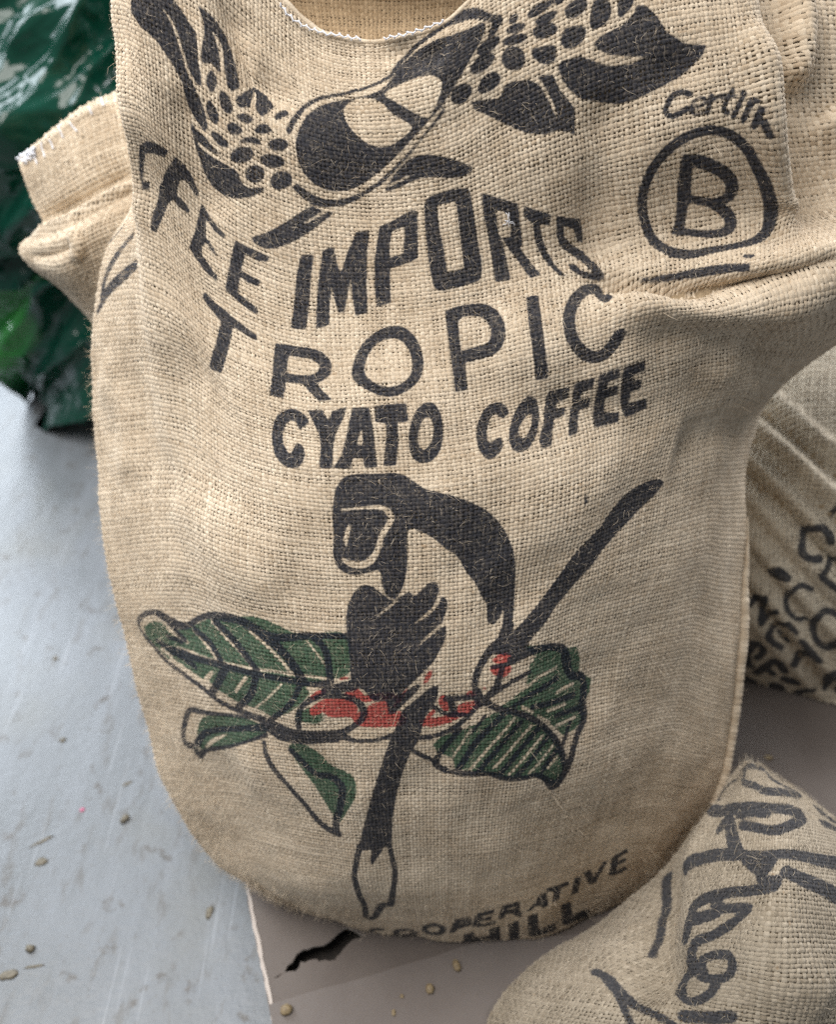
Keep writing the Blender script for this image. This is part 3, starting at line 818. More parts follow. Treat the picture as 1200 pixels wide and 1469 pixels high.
('P','k',[(3293,1675),(3386,1633),(3484,1573),(3541,1549),(3565,1572),(3551,1793),(3536,1979),(3492,2010),(3404,2037),(3329,2062),(3318,2180),(3311,2352),(3204,2389),(3199,2220),(3226,1991),(3262,1806)]),
('H','k',[(3377,1720),(3469,1686),(3454,1805),(3433,1933),(3336,1963),(3352,1834)]),
('p','k',[(3622,1502),(3645,1472),(3681,1460),(3775,1447),(3869,1461),(3934,1488),(3947,1513),(3956,1632),(3967,1882),(3975,2121),(3970,2220),(3952,2262),(3915,2273),(3784,2288),(3681,2297),(3642,2282),(3624,2242),(3608,2122),(3605,1855),(3609,1596)]),
('H','k',[(3705,1548),(3836,1554),(3841,1698),(3842,1898),(3843,2142),(3727,2144),(3720,1954),(3704,1729)]),
('P','k',[(4030,1561),(4131,1640),(4279,1745),(4280,1871),(4288,2067),(4266,2086),(4320,2203),(4393,2351),(4315,2356),(4249,2203),(4169,2038),(4145,1964),(4203,1983),(4220,1877),(4202,1793),(4117,1729),(4125,1924),(4155,2066),(4177,2322),(4063,2311),(4053,2103),(4049,1925),(4028,1714)]),
('P','k',[(4322,1776),(4401,1828),(4509,1897),(4491,1981),(4419,1941),(4430,2043),(4455,2163),(4503,2291),(4576,2402),(4541,2405),(4454,2283),(4402,2162),(4373,2053),(4370,1924),(4307,1850)]),
('P','k',[(4545,1915),(4645,1965),(4750,2005),(4761,2088),(4762,2176),(4703,2151),(4686,2067),(4597,2010),(4596,2089),(4641,2154),(4745,2230),(4807,2331),(4885,2473),(4826,2471),(4705,2444),(4631,2381),(4598,2301),(4655,2313),(4694,2382),(4781,2423),(4730,2326),(4656,2244),(4568,2173),(4535,2073)]),
('P','k',[(2440,2784),(2562,2763),(2516,2965),(2456,3231),(2336,3239),(2392,3002)]),
('S','k',[(2502,2817,84),(2645,2803,86),(2754,2818,92),(2811,2875,93),(2804,2946,86),(2741,3001,77),(2631,3024,71),(2488,3040,75)]),
('P','k',[(2612,3042),(2727,3011),(2769,3101),(2840,3188),(2733,3198),(2674,3123)]),
('p','k',[(3266,2569),(3390,2575),(3472,2690),(3513,2848),(3502,2994),(3429,3111),(3283,3192),(3174,3180),(3058,3098),(2996,3029),(2994,2949),(3045,2792),(3138,2659)]),
('h','k',[(3297,2685),(3361,2699),(3415,2796),(3432,2901),(3410,3017),(3329,3091),(3229,3109),(3124,3052),(3078,2971),(3109,2840),(3196,2713)]),
('p','k',[(3687,2483),(3691,2476),(3787,2446),(3903,2453),(4006,2493),(4079,2606),(4112,2762),(4081,2884),(4012,2945),(3894,2949),(3799,2950),(3799,2955),(3795,3058),(3794,3169),(3793,3177),(3707,3188),(3703,3184),(3705,2986),(3699,2761)]),
('h','k',[(3774,2563),(3883,2563),(3970,2622),(4008,2741),(3981,2830),(3903,2838),(3780,2853),(3777,2849),(3775,2715)]),
('P','k',[(4271,2518),(4360,2532),(4360,2792),(4364,3013),(4374,3257),(4283,3248),(4272,3017),(4266,2797)]),
('S','k',[(4842,2701,91),(4809,2556,132),(4692,2582,112),(4611,2664,102),(4559,2794,92),(4556,2930,91),(4604,3065,92),(4689,3172,104),(4778,3190,108),(4857,3133,107),(4915,3047,105)]),
('p','k',[(2329,3599),(2364,3445),(2447,3342),(2536,3298),(2617,3328),(2655,3420),(2607,3465),(2562,3516),(2547,3425),(2498,3421),(2441,3509),(2417,3642),(2444,3748),(2487,3782),(2508,3706),(2545,3632),(2594,3696),(2599,3790),(2544,3889),(2460,3905),(2383,3869),(2331,3769)]),
('P','k',[(2644,3294),(2761,3280),(2792,3376),(2829,3286),(2935,3250),(2899,3373),(2840,3517),(2812,3646),(2794,3862),(2699,3867),(2721,3651),(2718,3523),(2673,3382)]),
('P','k',[(2973,3261),(3093,3270),(3103,3403),(3103,3635),(3107,3859),(3013,3863),(3012,3771),(2940,3769),(2922,3868),(2798,3861),(2862,3751),(2913,3537)]),
('H','k',[(3010,3506),(3030,3485),(3018,3650),(2983,3635)]),
('P','k',[(3134,3257),(3356,3242),(3360,3422),(3283,3425),(3276,3590),(3240,3849),(3147,3853),(3181,3620),(3202,3428),(3122,3407)]),
('p','k',[(3406,3335),(3477,3252),(3551,3250),(3594,3358),(3600,3556),(3566,3746),(3496,3838),(3410,3846),(3352,3774),(3338,3594),(3375,3438)]),
('h','k',[(3459,3406),(3513,3378),(3536,3491),(3513,3635),(3461,3722),(3413,3694),(3414,3548)]),
('p','k',[(3840,3516),(3899,3385),(3982,3342),(4045,3383),(4079,3495),(4045,3522),(4009,3541),(3971,3457),(3927,3508),(3891,3647),(3895,3763),(3950,3724),(3988,3719),(3998,3812),(3939,3887),(3876,3908),(3829,3811),(3815,3660)]),
('p','k',[(4134,3466),(4209,3371),(4276,3388),(4308,3537),(4264,3712),(4197,3864),(4113,3919),(4041,3863),(4035,3736),(4078,3583)]),
('h','k',[(4171,3600),(4240,3543),(4225,3660),(4170,3770),(4128,3795),(4104,3707)]),
('P','k',[(4375,3388),(4532,3391),(4520,3508),(4439,3530),(4419,3585),(4495,3602),(4470,3681),(4390,3688),(4330,3920),(4256,3924),(4245,3843),(4311,3673)]),
('P','k',[(4562,3374),(4706,3364),(4691,3468),(4615,3483),(4606,3547),(4679,3552),(4666,3657),(4588,3661),(4540,3880),(4467,3881),(4498,3744),(4547,3574)]),
('P','k',[(4737,3349),(4904,3343),(4897,3433),(4808,3437),(4798,3492),(4883,3507),(4878,3603),(4789,3611),(4774,3759),(4895,3800),(4877,3887),(4683,3883),(4687,3779),(4716,3555)]),
('P','k',[(4934,3350),(5127,3353),(5106,3453),(5016,3452),(5003,3506),(5085,3526),(5064,3613),(4983,3620),(4967,3735),(5107,3730),(5119,3830),(4931,3863),(4896,3688),(4910,3500)]),
('P','g',[(454,5524),(664,5474),(857,5499),(989,5552),(1155,5528),(1282,5481),(1434,5411),(1609,5360),(1854,5281),(1989,5245),(2128,5249),(2247,5287),(2335,5333),(2501,5343),(2653,5297),(2766,5292),(2834,5360),(2831,5506),(2823,5647),(2768,5700),(2618,5741),(2423,5825),(2458,5886),(2350,6000),(2241,6078),(2062,6161),(1846,6165),(1597,6170),(1488,6130),(1326,6055),(1173,5981),(987,5908),(788,5829),(602,5709),(479,5615)]),
('C','g',[(929,5713,31),(1140,5729,31),(1290,5754,29),(1501,5756,30),(1711,5741,28),(1904,5731,28),(2106,5710,28),(2285,5718,27),(2441,5718,28),(2621,5723,28)]),
('C','g',[(807,5453,48),(891,5557,46),(1108,5650,40)]),
('C','g',[(1218,5543,36),(1353,5635,36),(1484,5735,39)]),
('C','g',[(1482,5426,40),(1626,5517,38),(1791,5606,37),(1907,5715,35)]),
('C','g',[(1934,5383,37),(2077,5472,35),(2206,5589,33),(2302,5708,33)]),
('C','g',[(2473,5391,21),(2555,5501,20),(2632,5618,20)]),
('C','g',[(1386,5871,35),(1280,5962,50),(1351,5996,47)]),
('C','g',[(1812,5825,35),(1638,5991,35)]),
('C','g',[(2194,5820,21),(2008,5992,21),(1765,6167,22)]),
('C','g',[(814,5850,85),(1107,5940,78),(1372,6047,76),(1562,6143,87),(1745,6155,88),(1959,6175,87)]),
('C','g',[(427,5513,51),(579,5454,36),(753,5453,39)]),
('C','g',[(693,5727,35),(832,5797,33)]),
('C','g',[(2458,5888,21),(2361,6017,21),(2250,6127,22)]),
('p','g',[(1125,6297),(1342,6265),(1574,6256),(1805,6260),(1949,6306),(1884,6383),(1682,6476),(1451,6554),(1216,6581),(975,6643),(931,6591),(1003,6451)]),
('C','g',[(1057,6601,22),(1221,6515,40),(1382,6451,16)]),
('p','g',[(2140,6434),(2323,6386),(2420,6447),(2513,6527),(2571,6637),(2695,6680),(2775,6735),(2803,6849),(2765,6974),(2668,7122),(2592,7249),(2534,7174),(2459,7030),(2376,6839),(2264,6690),(2178,6573)]),
('p','g',[(2341,6049),(2488,6000),(2550,6044),(2569,6122),(2515,6166),(2409,6164),(2280,6129)]),
('P','g',[(3998,6093),(4109,6036),(4225,5958),(4246,5781),(4306,5710),(4202,5616),(4200,5586),(4384,5627),(4642,5733),(4762,5750),(4834,5882),(4838,6009),(5027,6122),(5007,6241),(4937,6333),(4958,6474),(4835,6537),(4690,6561),(4554,6426),(4372,6307),(4174,6164)]),
('P','g',[(3460,6422),(3532,6339),(3686,6298),(3834,6214),(3972,6137),(4085,6143),(4282,6279),(4501,6445),(4657,6646),(4733,6825),(4724,6996),(4628,7046),(4509,6931),(4403,6865),(4264,6852),(4099,6828),(3936,6748),(3779,6709),(3637,6685),(3624,6580),(3504,6523)]),
('C','g',[(3781,6283,24),(3697,6439,22),(3625,6571,22)]),
('C','g',[(4134,6237,31),(3954,6452,29),(3764,6692,26)]),
('C','g',[(4310,6357,36),(4134,6547,31),(3981,6700,30)]),
('C','g',[(4455,6500,32),(4286,6646,27),(4130,6797,28)]),
('C','g',[(4577,6626,30),(4429,6742,28),(4327,6813,27)]),
('C','g',[(4645,6738,28),(4534,6821,31)]),
('C','g',[(4543,5882,32),(4352,5904,27),(4196,5981,27)]),
('C','g',[(4777,6098,36),(4556,6113,33)]),
('C','g',[(4677,6254,34),(4470,6251,34)]),
('C','g',[(4829,6427,33),(4596,6439,35)]),
('C','g',[(4203,6140,31),(4307,6218,32)]),
('C','g',[(4366,6271,26),(4509,6380,26)]),
('C','g',[(3886,6070,48),(3806,6211,47)]),
('C','g',[(4794,6557,28),(4670,6571,29)]),
('p','r',[(2537,6014),(2610,5934),(2715,5903),(2802,5919),(2849,5987),(2850,6068),(2822,6152),(2773,6112),(2671,6115),(2582,6094)]),
('p','r',[(2731,5875),(2798,5827),(2850,5801),(2899,5843),(2929,5939),(2865,5925),(2791,5902)]),
('p','r',[(2933,5984),(3037,5943),(3101,5931),(3108,6052),(3141,6088),(3201,6022),(3178,6213),(3076,6219),(2975,6220),(2869,6214),(2902,6116)]),
('p','r',[(3382,5776),(3419,5690),(3464,5646),(3451,5736),(3394,5810)]),
('p','r',[(2434,5945),(2481,5873),(2610,5810),(2591,5879),(2505,5930)]),
('p','r',[(2717,5711),(2811,5692),(2802,5726),(2718,5735)]),
('S','r',[(3144,6007,19),(3195,5932,41),(3253,5833,16)]),
('S','r',[(2915,5921,67),(3040,5892,67),(3148,5898,69)]),
('S','r',[(2875,6132,149),(3029,6114,150),(3177,6132,145)]),
('S','r',[(3391,6180,86),(3561,6173,87),(3697,6100,83),(3803,6033,83)]),
('S','r',[(2485,6044,89),(2607,5968,96),(2784,5972,104)]),
('p','r',[(3360,6199),(3448,6160),(3575,6135),(3671,6122),(3714,6136),(3616,6198),(3504,6233),(3419,6227)]),
('p','r',[(3501,5947),(3558,5895),(3582,5969),(3605,6082),(3560,6087),(3515,6017)]),
('p','r',[(3653,6028),(3749,5990),(3799,6007),(3793,6073),(3724,6122),(3681,6095)]),
('p','r',[(3719,5931),(3760,5883),(3810,5901),(3811,5946),(3762,5956)]),
('p','r',[(3922,5631),(3978,5597),(4031,5588),(4089,5628),(4059,5681),(4004,5689),(3938,5660)]),
('p','r',[(3903,5702),(3938,5676),(4032,5716),(4085,5712),(4081,5778),(4037,5812),(3981,5798),(3924,5754)]),
('p','r',[(3389,6132),(3477,6038),(3493,6086),(3420,6152)]),
('p','r',[(3859,5875),(3885,5855),(3893,5893),(3867,5902)]),
('p','k',[(2800,4060),(2837,3971),(2901,3918),(3011,3908),(3132,3919),(3194,3906),(3293,3931),(3365,4003),(3447,4076),(3554,4110),(3660,4162),(3770,4235),(3870,4318),(3963,4448),(4044,4616),(4087,4808),(4108,5003),(4111,5237),(4084,5380),(4040,5504),(3957,5484),(4007,5376),(4029,5185),(3979,5309),(3930,5339),(3877,5282),(3886,5145),(3835,5054),(3779,4901),(3714,4813),(3660,4663),(3571,4591),(3497,4489),(3399,4421),(3310,4375),(3294,4474),(3296,4642),(3278,4798),(3246,4925),(3191,5023),(3127,4988),(3099,4886),(3094,4726),(3009,4763),(2903,4785),(2812,4757),(2761,4693),(2751,4570),(2768,4419),(2762,4284),(2781,4149)]),
('C','k',[(2841,4214,18),(2974,4201,23),(3097,4198,33),(3163,4231,44),(3185,4312,45),(3120,4435,42),(3083,4555,42),(3028,4653,58),(2949,4690,63),(2872,4674,54),(2816,4636,19)]),
('C','k',[(2888,4348,24),(2859,4446,37),(2855,4521,14)]),
('C','k',[(3112,3963,13),(3119,4001,10)]),
('p','k',[(2811,5123),(2852,4992),(2909,4902),(2973,4863),(3033,4887),(3102,4968),(3172,5039),(3235,4989),(3307,4935),(3320,4992),(3369,4964),(3432,4884),(3490,4860),(3520,4918),(3516,4990),(3559,5009),(3586,5063),(3573,5156),(3540,5228),(3578,5282),(3564,5383),(3524,5483),(3471,5586),(3406,5659),(3327,5748),(3248,5821),(3194,5901),(3149,6063),(3096,6086),(3091,5943),(3062,5941),(2971,5941),(2937,5854),(2875,5792),(2821,5776),(2816,5695),(2821,5574),(2818,5440),(2807,5308)]),
('C','k',[(3197,5033,17),(3121,5104,20),(3041,5172,8)]),
('C','k',[(3534,4978,37),(3490,5090,30),(3427,5159,26),(3320,5251,8)]),
('C','k',[(3587,5229,34),(3525,5274,28),(3449,5343,25),(3347,5449,7)]),
('C','k',[(3320,5014,13),(3307,5044,7)]),
('p','k',[(3313,5798),(3363,5787),(3355,5843),(3231,5976),(3148,6083),(3093,6091),(3107,5961),(3194,5898)]),
('S','k',[(4074,5375,65),(4007,5484,96),(3915,5546,82),(3846,5645,62),(3804,5757,59),(3801,5882,50),(3837,5999,68)]),
('P','k',[(3330,5941),(3442,5827),(3513,5817),(3500,5951),(3397,6135),(3340,6363),(3263,6508),(3198,6721),(3136,6949),(3097,7155),(3071,7387),(3056,7595),(3031,7600),(3004,7516),(2943,7601),(2865,7723),(2850,7656),(2875,7540),(2786,7540),(2754,7588),(2747,7511),(2780,7399),(2839,7204),(2925,6916),(2985,6732),(3047,6529),(3111,6331),(3171,6175),(3216,6038)]),
('S','k',[(2765,7493,61),(2715,7670,56),(2678,7860,60),(2677,8162,74),(2686,8477,71),(2642,8809,89),(2741,8800,77),(2878,8431,102),(2985,8363,91),(3044,8064,57),(3074,7863,55),(3061,7698,50),(3038,7532,49)]),
('p','k',[(5486,4509),(5452,4568),(5356,4636),(5246,4699),(5107,4778),(4957,4865),(4842,4939),(4772,5027),(4660,5105),(4564,5224),(4461,5307),(4370,5427),(4255,5529),(4202,5600),(4157,5615),(4089,5639),(3970,5592),(3894,5589),(3919,5538),(3973,5454),(4006,5420),(4037,5467),(4130,5409),(4254,5297),(4391,5145),(4486,5012),(4558,4874),(4662,4796),(4814,4696),(4909,4605),(5046,4523),(5192,4481),(5336,4472)]),
('S','k',[(4591,4415,26),(4598,4465,26)]),
('S','k',[(381,5466,62),(537,5413,51),(693,5395,58),(840,5438,77),(986,5497,77),(1138,5514,60),(1310,5434,49),(1479,5373,58),(1637,5341,80),(1801,5318,84),(1945,5336,94),(2074,5385,87),(2220,5397,75),(2369,5374,69),(2539,5340,56),(2708,5330,56),(2829,5329,65)]),
('S','k',[(377,5474,58),(399,5576,47),(539,5684,46),(737,5838,45),(981,5934,46),(1221,6028,46),(1381,6134,48),(1544,6199,56),(1771,6217,69),(2002,6231,79)]),
('S','k',[(632,5653,45),(829,5723,60),(1075,5761,67),(1305,5783,56),(1496,5782,62),(1705,5772,59),(1934,5771,60),(2132,5768,58),(2310,5778,57),(2495,5792,56),(2647,5761,54)]),
('S','k',[(859,5453,54),(966,5556,51),(1087,5637,52)]),
('S','k',[(815,5611,45),(1029,5656,44)]),
('S','k',[(1240,5541,62),(1419,5622,65),(1527,5739,71)]),
('S','k',[(1528,5414,85),(1709,5510,81),(1849,5622,82),(1942,5724,74)]),
('S','k',[(2040,5377,102),(2220,5496,93),(2329,5634,93),(2391,5755,88)]),
('S','k',[(2538,5352,70),(2630,5464,62),(2643,5649,62),(2649,5745,63)]),
('S','k',[(1582,5784,86),(1447,5935,77),(1334,6052,70)]),
('S','k',[(1934,5771,73),(1833,5979,74),(1583,6168,63)]),
('S','k',[(2371,5803,52),(2265,5994,53),(2012,6200,54)]),
('S','k',[(822,5745,51),(1180,5850,50)]),
('S','k',[(1970,6265,151),(2131,6307,173),(2317,6323,158),(2480,6321,134),(2628,6319,124)]),
('S','k',[(1089,6258,45),(968,6255,49),(865,6338,73),(757,6486,68),(738,6587,75),(862,6614,74),(891,6700,87),(1028,6642,47),(1206,6601,46),(1453,6545,34),(1683,6468,33),(1904,6380,47)]),
('S','k',[(1012,6247,52),(1217,6253,46),(1414,6261,31),(1712,6254,21)]),
('S','k',[(943,6572,82),(1099,6466,67),(1268,6416,55),(1471,6388,54),(1745,6336,62),(1962,6295,101)]),
('S','k',[(1903,6262,116),(2071,6334,149),(2293,6309,137),(2484,6308,119),(2617,6304,99),(2737,6322,65)]),
('S','k',[(2737,6334,46),(2867,6357,40),(3008,6343,40),(3136,6292,45)]),
('S','k',[(2322,6204,67),(2348,6062,55),(2408,5975,50),(2520,5913,49),(2628,5885,53),(2766,5898,65),(2850,5946,70),(2896,6018,63),(2889,6116,60),(2820,6196,57),(2726,6257,60),(2605,6287,71)]),
('S','k',[(2591,5850,75),(2698,5814,88),(2827,5782,107)]),
('S','k',[(2174,6507,72),(2290,6624,70),(2409,6724,59),(2554,6757,72),(2639,6827,81),(2658,6897,77),(2609,7082,74),(2555,7205,76),(2541,7340,83)]),
('S','k',[(1864,6467,50),(1882,6599,59),(1958,6747,58),(2070,6882,64),(2193,7042,70),(2304,7205,75),(2411,7313,74),(2562,7363,79)]),
('S','k',[(4043,6167,60),(3838,6392,56),(3665,6699,51)]),
('S','k',[(4201,6290,56),(4018,6500,54),(3840,6713,50)]),
('S','k',[(4389,6415,65),(4218,6584,55),(4032,6780,56)]),
('S','k',[(4511,6530,51),(4354,6676,47),(4181,6840,48)]),
('S','k',[(4622,6686,59),(4473,6819,61)]),
('S','k',[(3686,6279,50),(3518,6525,55)]),
('S','k',[(4249,5828,47),(4071,5882,46),(3910,5975,44)]),
('S','k',[(4553,5984,57),(4293,6039,51),(4113,6117,48)]),
('S','k',[(4787,6210,57),(4461,6183,55),(4301,6167,53)]),
('S','k',[(4893,6351,47),(4579,6334,53)]),
('S','k',[(3888,6154,29),(3782,6320,28)]),
('S','k',[(4767,6457,46),(4695,6640,42)]),
('S','k',[(3572,5951,57),(3695,5954,57),(3828,5945,56)]),
('S','k',[(3477,6032,41),(3546,6091,43),(3644,6134,44),(3711,6118,44)]),
('S','k',[(3614,5989,56),(3643,6116,57)]),
('S','k',[(3814,5910,80),(3844,6030,81)]),
('S','k',[(3982,5811,57),(3967,5888,63),(3883,5987,62)]),
('S','k',[(3931,5695,39),(4060,5701,40)]),
('S','k',[(4005,5723,50),(3983,5827,51)]),
('S','k',[(3333,6337,49),(3475,6331,50),(3617,6274,49),(3712,6188,46),(3817,6059,45)]),
('S','k',[(3302,6478,45),(3416,6565,46),(3495,6621,45)]),
('S','k',[(4087,5672,89),(4204,5646,92),(4334,5650,69),(4479,5674,69),(4603,5738,81),(4663,5864,105),(4735,6009,76),(4894,6073,80),(4931,6222,89),(4915,6342,108),(4948,6457,82),(4877,6577,71),(4820,6716,72),(4768,6903,91),(4645,7026,109),(4506,6917,56),(4401,6851,54),(4264,6852,53),(4099,6828,56),(3937,6751,54),(3780,6736,54),(3637,6729,55),(3526,6690,64),(3481,6635,55),(3504,6551,54)]),
('S','k',[(3884,6020,65),(3999,6109,57),(4129,6169,57),(4279,6261,56),(4439,6395,53),(4611,6587,65),(4704,6752,72),(4757,6900,68)]),
('S','k',[(2800,9103,62),(2662,9149,63),(2607,9261,63),(2784,9261,63)]),
('S','k',[(3171,9115,89),(3148,9185,89),(3103,9229,90),(3051,9217,89),(2992,9239,90),(2957,9211,90),(2949,9159,62),(2971,9098,88),(3016,9049,88),(3072,9023,87),(3126,9024,88),(3163,9054,88),(3171,9115,89)]),
('S','k',[(3531,8910,76),(3514,8966,87),(3470,9012,87),(3412,9040,88),(3354,9042,88),(3314,9010,87),(3303,8958,63),(3322,8903,86),(3365,8856,86),(3422,8829,86),(3478,8829,86),(3517,8859,86),(3531,8910,86)]),
('P','k',[(3637,8767),(3726,8722),(3679,8959),(3587,9022)]),
('P','k',[(3654,8696),(3661,8782),(3851,8727),(3840,8636)]),
('P','k',[(3804,8675),(3856,8643),(3857,8798),(3804,8826)]),
('P','k',[(3854,8823),(3838,8730),(3664,8812),(3677,8914)]),
('P','k',[(3897,8613),(3987,8571),(3952,8826),(3859,8874)]),
('P','k',[(3919,8558),(3929,8627),(4133,8603),(4119,8529)]),
('P','k',[(3922,8667),(3932,8744),(4105,8715),(4093,8643)]),
('P','k',[(3918,8801),(3929,8878),(4165,8823),(4153,8752)]),
('P','k',[(4213,8514),(4299,8490),(4270,8747),(4178,8760)]),
('P','k',[(4217,8481),(4236,8565),(4449,8545),(4427,8463)]),
('P','k',[(4392,8480),(4446,8476),(4464,8643),(4413,8660)]),
('P','k',[(4462,8664),(4439,8576),(4258,8596),(4279,8687)]),
('P','k',[(4351,8576),(4335,8688),(4483,8799),(4502,8697)]),
('P','k',[(4728,8483),(4816,8485),(4605,8687),(4526,8706)]),
('P','k',[(4721,8482),(4823,8485),(4857,8685),(4755,8684)]),
('P','k',[(4623,8581),(4634,8635),(4804,8648),(4794,8602)]),
('P','k',[(4812,8426),(4838,8495),(5158,8498),(5126,8420)]),
('P','k',[(4941,8447),(5045,8452),(5008,8665),(4898,8649)]),
('P','k',[(5219,8426),(5336,8440),(5324,8723),(5196,8691)]),
('P','k',[(5340,8378),(5455,8388),(5588,8643),(5481,8649)]),
('P','k',[(5619,8326),(5697,8319),(5574,8643),(5494,8648)]),
('P','k',[(5728,8287),(5837,8284),(5847,8573),(5744,8586)]),
('P','k',[(5749,8277),(5786,8337),(5979,8283),(5940,8224)]),
('P','k',[(5765,8397),(5797,8453),(5975,8406),(5943,8352)]),
('P','k',[(5775,8534),(5811,8605),(6011,8557),(5973,8488)]),
('P','k',[(3758,9035),(3888,8954),(3913,9261),(3763,9261)]),
('P','k',[(4073,8920),(4210,8880),(4248,9243),(4110,9261)]),
('P','k',[(3821,9153),(3830,9261),(4177,9177),(4161,9058)]),
('P','k',[(4324,8898),(4464,8857),(4507,9213),(4361,9261)]),
('P','k',[(4570,8770),(4707,8741),(4762,9135),(4623,9181)]),
('P','k',[(4630,9068),(4666,9190),(5035,9175),(4993,9048)]),
('P','k',[(5064,8791),(5240,8829),(5283,9161),(5112,9139)]),
('P','k',[(5120,9040),(5172,9172),(5594,9227),(5515,9047)]),
('P','k',[(3118,9261),(3118,9261),(3184,9261),(3184,9261)]),
('P','k',[(3338,9248),(3339,9261),(3425,9261),(3419,9207)]),
('P','k',[(4404,9261),(4423,9261),(4641,9261),(4617,9227)]),
('P','k',[(4780,9261),(4780,9261),(5004,9261),(5025,9261)])]
HEM_LINE = [(1059,12),(1396,12),(1734,12),(2071,12),(2408,12),(2746,12),(3083,12),(3421,12),(3758,12),(4096,12),(4433,12),(4770,12),(5108,12),(5445,12)]
STITCH_LINES = [[(2666,77),(2696,101),(2775,113),(2887,83),(2999,38),(3116,12),(3230,-33),(3327,-33)],[(3472,-33),(3600,-33),(3737,-12),(3870,36)]]
SEAM_LINE = [(7533,4921),(7533,5123),(7533,5324),(7533,5525),(7533,5726),(7533,5927),(7533,6128),(7533,6329),(7533,6530),(7533,6732),(7533,6933),(7533,7134),(7533,7335),(7533,7536)]
LINT = [4194,1853]
INNER_CTRL = [
[[-0.1538,0.8077,0.8607],[-0.0902,0.7894,0.8627],[-0.0298,0.7832,0.8634],[0.0301,0.7894,0.8627],[0.1041,0.82,0.8593]],
[[-0.1469,0.8203,0.8149],[-0.0911,0.8086,0.8168],[-0.0291,0.7968,0.8187],[0.0322,0.8086,0.8168],[0.0993,0.832,0.8129]],
[[-0.1428,0.8307,0.7742],[-0.0908,0.8213,0.7711],[-0.0282,0.8138,0.7703],[0.0312,0.8213,0.7711],[0.092,0.8402,0.7772]],
[[-0.1269,0.7766,0.7514],[-0.0816,0.7602,0.7482],[-0.027,0.753,0.7476],[0.0272,0.762,0.7502],[0.0778,0.7895,0.7583]]]
SMALL_CTRL = [
[[0.3064,0.4693,0.2009],[0.3043,0.4632,0.2165],[0.3033,0.4565,0.2316],[0.3134,0.4604,0.2209],[0.3341,0.4739,0.1911]],
[[0.2696,0.4323,0.1897],[0.2698,0.4077,0.2446],[0.2825,0.3954,0.2758],[0.31,0.3981,0.2712],[0.3667,0.4155,0.2158]],
[[0.2351,0.4094,0.1418],[0.2401,0.3657,0.2353],[0.2611,0.3442,0.2862],[0.3019,0.3453,0.2874],[0.4196,0.3843,0.1812]],
[[0.1777,0.3782,0.0848],[0.2113,0.3327,0.2061],[0.243,0.3068,0.2745],[0.2941,0.3016,0.2837],[0.46,0.3489,0.1419]],
[[0.1255,0.3526,0.0713],[0.1782,0.3022,0.1872],[0.2325,0.2771,0.2415],[0.2949,0.2655,0.2586],[0.4848,0.3156,0.105]],
[[0.0796,0.3218,0.052],[0.1443,0.2683,0.172],[0.2166,0.2481,0.2093],[0.2949,0.2353,0.225],[0.4911,0.2782,0.0634]],
[[0.058,0.2886,0.0301],[0.1284,0.2419,0.1352],[0.2129,0.2197,0.1703],[0.2993,0.2097,0.1815],[0.4911,0.2408,0.0218]],
[[0.0559,0.2345,0.0149],[0.1265,0.2085,0.0756],[0.2207,0.1926,0.1029],[0.3127,0.1852,0.1095],[0.4911,0.2033,-0.0198]],
[[0.0559,0.1895,0.0254],[0.1265,0.1635,0.0558],[0.2207,0.1476,0.0694],[0.3127,0.1402,0.0728],[0.4911,0.1583,0.0081]],
[[0.0559,0.1845,0.041],[0.1265,0.1585,0.041],[0.2207,0.1426,0.041],[0.3127,0.1352,0.041],[0.4911,0.1533,0.041]]]
SMALL_FOLDS = [([(-0.0011,0.1266),(0.0741,0.1692),(0.1081,0.214),(0.1452,0.2583),(0.1802,0.3017)],0.0138,-0.022),([(0.0647,0.0604),(0.0703,0.1089),(0.0945,0.1513)],0.0094,0.006),([(0.1861,0.2016),(0.223,0.2382),(0.2684,0.2573)],0.0208,0.008)]
